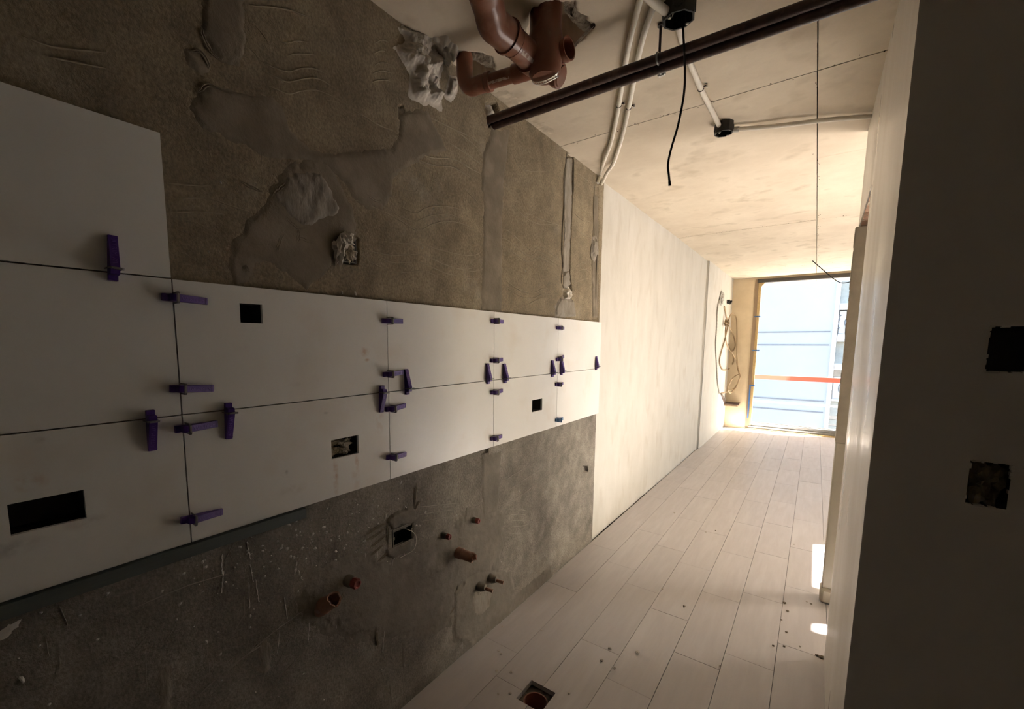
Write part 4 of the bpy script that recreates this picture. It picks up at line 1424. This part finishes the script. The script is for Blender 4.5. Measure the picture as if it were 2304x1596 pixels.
def stripe(name, a, b, r, toward, w=.006):
    """printed line lying along a pipe, on the side turned to the room"""
    a, b = np.array(a), np.array(b)
    ax = (b - a) / np.linalg.norm(b - a)
    n_ = np.array(toward) - a
    n_ -= ax * (n_ @ ax)
    n_ /= np.linalg.norm(n_)
    s = np.cross(ax, n_)
    vs = []
    for P_ in (a, b):
        for k in (-1, 0, 1):
            th = k * w / r
            vs.append(P_ + (r + .0005) * (n_ * math.cos(th) + s * math.sin(th)))
    return MB().add(vs, [(0, 1, 4, 3), (1, 2, 5, 4)]).build(name, 'print', wp)


run('pipe_ring', [A0 + dA * LA * .50, A0 + dA * LA * .502, A0 + dA * LA * .512, A0 + dA * LA * .514], [.0402, .0412, .0412, .0402], 'pvc_ring')
stripe('printed_line', A0 + dA * LA * .17, A0 + dA * LA * .46, .0405, CAM + np.array([-.15, .1, 0]))
# thin branch to the wall
B0 = on(2, 2.262, 1180, 160)
B1 = on(2, 2.262, 1062, 196)
dB = (B1 - B0) / np.linalg.norm(B1 - B0)
LB = np.linalg.norm(B1 - B0)
run('side_pipe', [B0, B1], .0245)
run('side_socket', [B0 + dB * LB * -.12, B0 + dB * LB * .0, B0 + dB * LB * .20, B0 + dB * LB * .21], [.030, .0300, .0300, .025])
el = smooth_path([B1 - dB * .055, B1 - dB * .03, B1, B1 + dB * .022 + np.array([0, 0, .02]), B1 + dB * .03 + np.array([0, .0, .06]), B1 + dB * .03 + np.array([0, 0, .15])], 6)
run('side_elbow', el, [.0290] * len(el))
run('side_lip', [B1 - dB * .075, B1 - dB * .074, B1 - dB * .058, B1 - dB * .057], [.025, .0315, .0315, .025], 'pvc')
stripe('printed_line', B0 + dB * LB * .24, B0 + dB * LB * .66, .0250, CAM + np.array([0, 0, -.3]), .004)
# open socket turned to the room and the capped spur below
C1 = on(2, 2.275, 1281, 108)
cd = _R2 * .8 - np.array([_F[0], _F[1], 0]) * .8
cd[2] = 0
cd = cd / np.linalg.norm(cd)
C0 = C1 - cd * .07
mb = MB()
mb.tube([C0 - cd * .04, C0, C1 - cd * .02, C1 - cd * .018, C1, C1, C1 - cd * .05], [.030, .030, .030, .034, .034, .030, .029], 24, False)
mb.build('open_socket', 'pvc', wp, smooth=True)
MB().tube([C1 - cd * .052, C1 - cd * .05], .030, 24).build('socket_inside', 'pvc_in', wp)
D1 = on(2, 2.212, 1262, 172)
dd = _R2 * .7 + _D2 * .45 - _F * .35
dd = dd / np.linalg.norm(dd)
D0 = D1 - dd * .10
run('lower_spur', [D0, D1 + dd * .0, D1 + dd * .004], [.030, .030, .028])
run('lower_lip', [D1 - dd * .02, D1 - dd * .019, D1 - dd * .001, D1], [.030, .035, .035, .026])
run('lower_ring', [D1 - dd * .027, D1 - dd * .026, D1 - dd * .021, D1 - dd * .02], [.030, .0325, .0325, .030], 'pvc_ring')
# perforated strap slung under the branch
strap = thing('perforated_strap', 'perforated steel hanging strap slung under the brown branch to the ceiling', 'strap', (.475, 1.44, ZC))
S = smooth_path([on(2, ZC - .002, 1334, 58), on(2, 2.325, 1296, 100), on(2, 2.245, 1262, 150), (VX + .040, VY + .008, 2.199), (VX, VY - .005, 2.186), (VX - .040, VY - .005, 2.199), (VX - .055, VY, 2.24)], 5)
sm_, hm = MB(), MB()
wv = np.array([-.35, .75, .55])
for i in range(len(S) - 1):
    t = S[i + 1] - S[i]
    s = np.cross(t, np.array([0, 0, 1.0]) if i > 9 else np.array([.2, -.5, .8]))
    s = np.array([.30, -.95, 0]) if i > 9 else np.array([.55, -.45, -.7])
    s = s - t * (s @ t) / (t @ t)
    s /= np.linalg.norm(s)
    n_ = np.cross(t, s)
    n_ /= np.linalg.norm(n_)
    w_ = .009
    for a_, b_ in (((-w_), -.0042), (.0042, w_)):
        sm_.add([S[i] + s * a_ + n_ * .0006, S[i] + s * b_ + n_ * .0006, S[i + 1] + s * b_ + n_ * .0006, S[i + 1] + s * a_ + n_ * .0006,
                 S[i] + s * a_ - n_ * .0006, S[i] + s * b_ - n_ * .0006, S[i + 1] + s * b_ - n_ * .0006, S[i + 1] + s * a_ - n_ * .0006],
                [(0, 1, 2, 3), (7, 6, 5, 4), (0, 4, 5, 1), (1, 5, 6, 2), (2, 6, 7, 3), (3, 7, 4, 0)])
    m0 = S[i] + t * .0
    m1 = S[i] + t * .45
    sm_.add([m0 - s * .005 + n_ * .0005, m0 + s * .005 + n_ * .0005, m1 + s * .005 + n_ * .0005, m1 - s * .005 + n_ * .0005], [(0, 1, 2, 3)])
sm_.build('strap_band', 'steel', strap)
MB().tube([on(2, ZC + .004, 1334, 58), on(2, ZC - .006, 1334, 58)], .008, 8).build('anchor_bolt', 'dark_frame', strap)

# ---------------------------------------------------------------- pair of dark pipes crossing under the ceiling
for (pa, lab) in (((1103, 268), 'dark brown pipe crossing under the ceiling, the one nearer the waste pipe'), ((1112, 283), 'dark brown pipe crossing under the ceiling, the one nearer the window')):
    q = on(0, -.012, *pa)
    a = np.array([-.05, q[1], q[2]])
    b = np.array([XR + .02, q[1] + .0, q[2] - .017])
    mb = MB().tube([a, a * .5 + b * .5, b], .0150, 16)
    o = mb.build('brown_pipe', 'brown_pipe', smooth=True)
    o['label'], o['category'] = lab, 'pipe'
patch('plaster_lump', PX([(1095, 238), (1112, 240), (1122, 262), (1112, 285), (1098, 272)]), .01, 'plaster', wall_left, base=-.03, edge=.012, lump=.016, lscale=60)
hg = thing('pipe_hanger', 'thin threaded hanger rod and clamp holding the two dark pipes', 'pipe hanger', (.652, 1.57, ZC))
hy = 1.565
MB().tube([(.652, hy, ZC + .01), (.652, hy, 2.262)], .0042, 8).build('rod', 'brown_pipe', hg, smooth=True)
MB().tube([(.652, hy, ZC), (.652, hy, ZC - .008)], .010, 8).build('ceiling_plate', 'dark_frame', hg)
for yy, zz, sgn in ((1.551, 2.262, -1), (1.583, 2.249, 1)):
    mb = MB().tube([(.652 + dx, yy + .0165 * math.cos(a_), zz + .0165 * math.sin(a_)) for dx in (0,) for a_ in np.linspace(0, 6.2832, 20)], .0032, 6, False)
    mb.build('clamp_ring', 'alu', hg)
MB().bevbox((.640, 1.590, 2.230), (.664, 1.606, 2.254), .003).build('clamp_screw_block', 'steel', hg)


# ---------------------------------------------------------------- octagonal boxes
def oct_box(cx, cy, r, h, label, rot):
    t = thing('junction_box', label, 'junction box', (cx, cy, ZC))
    ring = lambda rad: [(cx + rad * math.cos(a), cy + rad * math.sin(a)) for a in [rot + math.pi / 4 * k + math.pi / 8 for k in range(8)]]
    o_, i_ = ring(r), ring(r * .88)
    z0, z1 = ZC - h, ZC + .002
    vs = [(*q, z0) for q in o_] + [(*q, z1) for q in o_] + [(*q, z0) for q in i_] + [(*q, z1 - .006) for q in i_]
    fs = []
    for k in range(8):
        k2 = (k + 1) % 8
        fs += [(k, k2, 8 + k2, 8 + k), (k, 16 + k, 16 + k2, k2), (16 + k, 24 + k, 24 + k2, 16 + k2)]
    fs.append(tuple(24 + k for k in range(8)))
    MB().add(vs, fs).build('box_shell', 'box_black', t)
    for k in (1, 5):
        a = rot + math.pi / 4 * k
        MB().tube([(cx + r * .72 * math.cos(a), cy + r * .72 * math.sin(a), z0 - .001), (cx + r * .72 * math.cos(a), cy + r * .72 * math.sin(a), z1 - .006)], .0065, 8).build('screw_lug', 'box_black', t)
        lug = bpy.data.objects[col.objects[-1].name]
        MB().tube([(cx + r * .72 * math.cos(a), cy + r * .72 * math.sin(a), z0 - .003), (cx + r * .72 * math.cos(a), cy + r * .72 * math.sin(a), z0 + .002)], .004, 8).build('screw', 'conduit', lug)
    for k in range(0, 8, 2):
        a = rot + math.pi / 4 * k
        MB().tube([(cx + r * .90 * math.cos(a), cy + r * .90 * math.sin(a), ZC - h * .5), (cx + r * 1.0 * math.cos(a), cy + r * 1.0 * math.sin(a), ZC - h * .5)], h * .28, 10).build('knockout', 'box_in', t)
    return t


B1c = on(2, ZC - .05, 1527, 44)
oct_box(B1c[0], B1c[1], .046, .052, 'black octagonal junction box on the ceiling above the dark pipes', .2)
B2c = on(2, ZC - .045, 1628, 300)
oct_box(B2c[0], B2c[1], .040, .047, 'black octagonal junction box on the open ceiling nearer the window', .35)


# ---------------------------------------------------------------- cream conduits
def conduit(pts, r, label, name='conduit', mt='conduit', cat='conduit', straps=()):
    P = smooth_path(pts, 8)
    t = thing(name, label, cat, tuple(P[0]))
    MB().tube(P, r, 12).build('tube', mt, t, smooth=True)
    for s in straps:
        i = int(s * (len(P) - 2))
        c, d = P[i], P[i + 1] - P[i]
        d = d / np.linalg.norm(d)
        sd = np.cross(d, [0, 0, 1.0])
        sd /= np.linalg.norm(sd)
        mb = MB().tube([c + (r + .001) * (math.cos(a_) * sd - math.sin(a_) * np.array([0, 0, 1.0])) for a_ in np.linspace(0, math.pi, 12)], .0014, 6)
        e = c + sd * (r + .012)
        mb.tube([c + sd * r + np.array([0, 0, r * .6]), e + np.array([0, 0, r * .6])], .003, 6)
        sc_ = mb.build('saddle_clip', 'brown_pipe', t)
        MB().tube([e + np.array([0, 0, r]), e + np.array([0, 0, -.002])], .0035, 8).build('clip_screw', 'steel', sc_)
    return t


zc_ = ZC - .011
c3 = lambda L, z=zc_: [on(2, z, *q) for q in L]
wpt = lambda px, py, x=-.006: np.array([x, *wl(px, py, x)])
conduit(c3([(1450, -40), (1438, 8), (1413, 110), (1390, 250), (1375, 320)]) + [on(2, zc_ - .004, 1360, 360), wpt(1351, 390, .004), wpt(1345, 412)], .0098,
        'cream conduit bending down into the wall, the one nearer the waste pipe', straps=(.42,))
conduit(c3([(1490, -40), (1468, 20), (1440, 112), (1412, 255), (1395, 325)]) + [on(2, zc_ - .004, 1380, 368), on(2, ZC - .03, 1366, 388), wpt(1354, 414)], .0098,
        'cream conduit bending down into the wall, the one nearer the white plaster', straps=(.42,))
conduit([on(2, ZC - .036, 1440, -25), on(2, ZC - .036, 1470, 4), on(2, ZC - .035, 1494, 22), on(2, ZC - .032, 1508, 32)], .0125, 'thick short cream conduit entering the side of the upper octagonal box')
conduit([on(2, ZC - .02, 1527, 60)] + c3([(1540, 110), (1556, 150), (1577, 200), (1598, 242)]) + [on(2, ZC - .02, 1621, 288)], .0098, 'cream conduit joining the two octagonal boxes', straps=(.62,))
conduit([on(2, ZC - .022, 1640, 292)] + [on(2, ZC - .024, 1700, 288), on(2, ZC - .028, 1780, 280), on(2, ZC - .024, 1860, 270), on(2, ZC - .02, 1960, 262)], .0098,
        'cream conduit from the window-side octagonal box to the right partition')
o = MB().tube([on(2, ZC - .022, 1640, 292), on(2, ZC - .022, 1662, 291)], .0125, 12).build('conduit_sleeve', 'cable_grey', smooth=True)
o['label'], o['category'] = 'dark grey sleeve where the conduit leaves the window-side box', 'sleeve'

# dangling flat black cable
YC = on(2, ZC - .03, 1536, 40)[1]
cp = [on(1, YC, *q) for q in [(1535, 20), (1537, 70), (1541, 150), (1539, 210), (1526, 280), (1510, 335), (1503, 370), (1505, 395), (1507, 418)]]
cs = smooth_path(cp, 6)
mb = MB()
for i in range(len(cs) - 1):
    pass
mb.tube(cs, [.0034 if i < len(cs) - 3 else .0042 for i in range(len(cs))], 8)
o = mb.build('hanging_cable', 'cable_black', smooth=True)
o['label'], o['category'] = 'black cable dangling from the octagonal box past the dark pipes', 'cable'
# thin wire sticking out of the broken lintel
wy = 2.93
o = MB().tube(smooth_path([on(1, wy, *q) for q in [(1828, 587), (1850, 606), (1875, 627), (1895, 637), (1925, 632)]], 6), .0022, 8).build('stray_wire', 'cable_black', smooth=True)
o['label'], o['category'] = 'thin dark wire sticking out past the top of the door post', 'wire'

# ---------------------------------------------------------------- coiled cables in the far corner
def hang(px, py, d):
    """a point of a hanging cable: in front of the window wall, or on the pier face where the pier is nearer"""
    p = on(1, YF - .012 - d, px, py)
    return p if p[0] > .014 + d else on(0, .014 + d, px, py)


cx_ = .012
pw = lambda px, py, x=cx_: on(0, x, px, py)
cc = thing('wall_hose', 'grey corrugated hose running down the pier beside the coiled cables', 'hose', tuple(pw(1624, 880, 0)))
hp = smooth_path([pw(*q, .008) for q in [(1621, 672), (1615, 690), (1612, 740), (1610, 780), (1612, 820), (1614, 860), (1618, 885)]], 14)
MB().tube(hp, [.008 + .003 * (i % 2) for i in range(len(hp))], 8).build('corrugated_tube', 'cable_grey', cc, smooth=False)
crumple('wall_box', tuple(pw(1624, 672, .01)), (.02, .13, .085), 'cable_grey', 'grey crushed outlet box at the top of the coiled cables', 'outlet box', 31)
crumple('outlet_plug', tuple(hang(1641, 680, .02)), (.03, .03, .03), 'cable_black', 'small black plug beside the crushed outlet box', 'plug', 32)
yc_ = 8.06
coil = lambda L, d: smooth_path([hang(*q, d) for q in L], 8)
coils = [('tan cable loop dropping from the outlet box, the long outer loop', [(1630, 690), (1634, 712), (1638, 726), (1632, 760), (1622, 795), (1619, 815), (1626, 832), (1640, 830), (1650, 815), (1648, 795), (1640, 775)]),
         ('tan cable loop hanging under the knot, the narrow oval one', [(1634, 728), (1632, 750), (1636, 778), (1646, 792), (1654, 778), (1650, 755), (1640, 735), (1636, 722)]),
         ('tan cable rising in a tall arch above the knot', [(1638, 724), (1642, 712), (1648, 706), (1656, 714), (1658, 740), (1658, 800), (1660, 830), (1665, 845)]),
         ('tan cable bundle sweeping down to the brown bar', [(1646, 792), (1656, 812), (1662, 835), (1665, 850), (1655, 870), (1640, 880), (1622, 886)]),
         ('tan cable loop lying inside the lower sweep', [(1663, 842), (1650, 850), (1640, 866), (1638, 880), (1645, 884), (1658, 868), (1664, 850)])]
for ci, (lab, L) in enumerate(coils):
    o = MB().tube(coil(L, .021 * ci), .009, 8).build('coiled_cable', 'cable_tan', smooth=True)
    o['label'], o['category'], o['group'] = lab, 'cable', 'coiled cables in the far corner'
crumple('cable_knot', tuple(hang(1635, 727, .03)), (.03, .05, .05), 'cable_tan', 'tied knot in the middle of the coiled tan cables', 'cable knot', 33)
bar = thing('steel_bar', 'rusty brown angle bar jutting from the pier below the coiled cables', 'bar', tuple(on(0, .0, 1624, 900)))
a, b = on(0, .004, 1622, 886), on(1, 8.03, 1630, 908)
e = on(1, 8.06, 1662, 912)
MB().tube(smooth_path([a, (a + b) / 2 + np.array([.01, 0, 0]), b], 5), .018, 8).build('bar_bend', 'brown_pipe', bar, smooth=True)
MB().bevbox((b[0] - .02, 7.98, b[2] - .035), (e[0], 8.12, b[2] + .015), .008).build('bar_arm', 'brown_trim', bar)
MB().box((b[0] - .02, 7.975, b[2] - .002), (e[0] + .01, 8.12, b[2] + .02)).build('bar_lip', 'brown_pipe', bar)

# ---------------------------------------------------------------- floor waste hole and crumbs
dr = thing('floor_drain', 'brown drain pipe mouth in a square cut-out of the floor planks', 'drain', ((HX0 + HX1) / 2, (HY0 + HY1) / 2, -.05))
dx, dy = (HX0 + HX1) / 2 + .004, (HY0 + HY1) / 2 - .010
MB().tube([(dx, dy, -.12), (dx, dy, -.016), (dx, dy, -.016), (dx, dy, -.05), (dx, dy, -.118)], [.047, .047, .042, .042, .042], 28, False).build('pipe_mouth', 'pvc', dr, smooth=True)
MB().tube([(dx, dy, -.119), (dx, dy, -.117)], .043, 28).build('pipe_bottom', 'pvc_in', dr)
mb = MB()


def pit(A, B):
    d = np.hypot(A - dx, B - dy)
    return np.stack([A, B, -.030 + .006 * fbm(A, B, 50, 3) - .05 * np.clip((.047 - d) / .004, 0, 1)], -1)


link('mortar_bed', grid_mesh('mortar_bed', HX0 - .008, HX1 + .008, HY0 - .008, HY1 + .008, .004, pit, 'patch_low', mask=lambda A, B: np.hypot(A - dx, B - dy) > .043), dr)
crumb_px = [(1372, 1461, 1.2), (1434, 1470, 1.5), (1354, 1487, 1), (1383, 1505, .9), (1128, 1473, 1), (1122, 1466, .8), (1117, 1511, .9), (1150, 1514, 1), (1148, 1562, 1), (1121, 1563, .7), (1130, 1411, .8),
            (1218, 1420, .8), (1765, 1358, 1.3), (1772, 1376, 1), (1758, 1396, .8), (1770, 1424, .9), (1764, 1456, .9), (1800, 1456, .8), (1848, 1480, 1.5), (1838, 1476, 1.1), (1540, 1365, 1.2), (1490, 1326, .9),
            (1740, 1454, .8), (1610, 1195, .8), (1588, 1198, .9), (1825, 1360, .9), (1815, 1355, .7), (1280, 1562, .8), (1620, 1500, .7), (1786, 1226, .9), (1517, 1155, 1)]
for i, (px, py, s) in enumerate(crumb_px):
    q = on(2, 0, px, py)
    r = .0055 * s
    dark = i in (12, 13, 14, 15, 16, 18, 19, 22, 23, 25)
    o = crumble = crumple('plaster_crumb', (q[0], q[1], r * .45), (r, r * 1.1, r * .6), 'crumb_dark' if dark else 'crumb', None, None, 50 + i, 3)
    o['label'] = 'dark mortar crumb lying on the floor planks' if dark else 'pale plaster crumb lying on the floor planks'
    o['category'] = 'crumb'
    o['group'] = 'dark crumbs on the floor' if dark else 'pale crumbs on the floor'
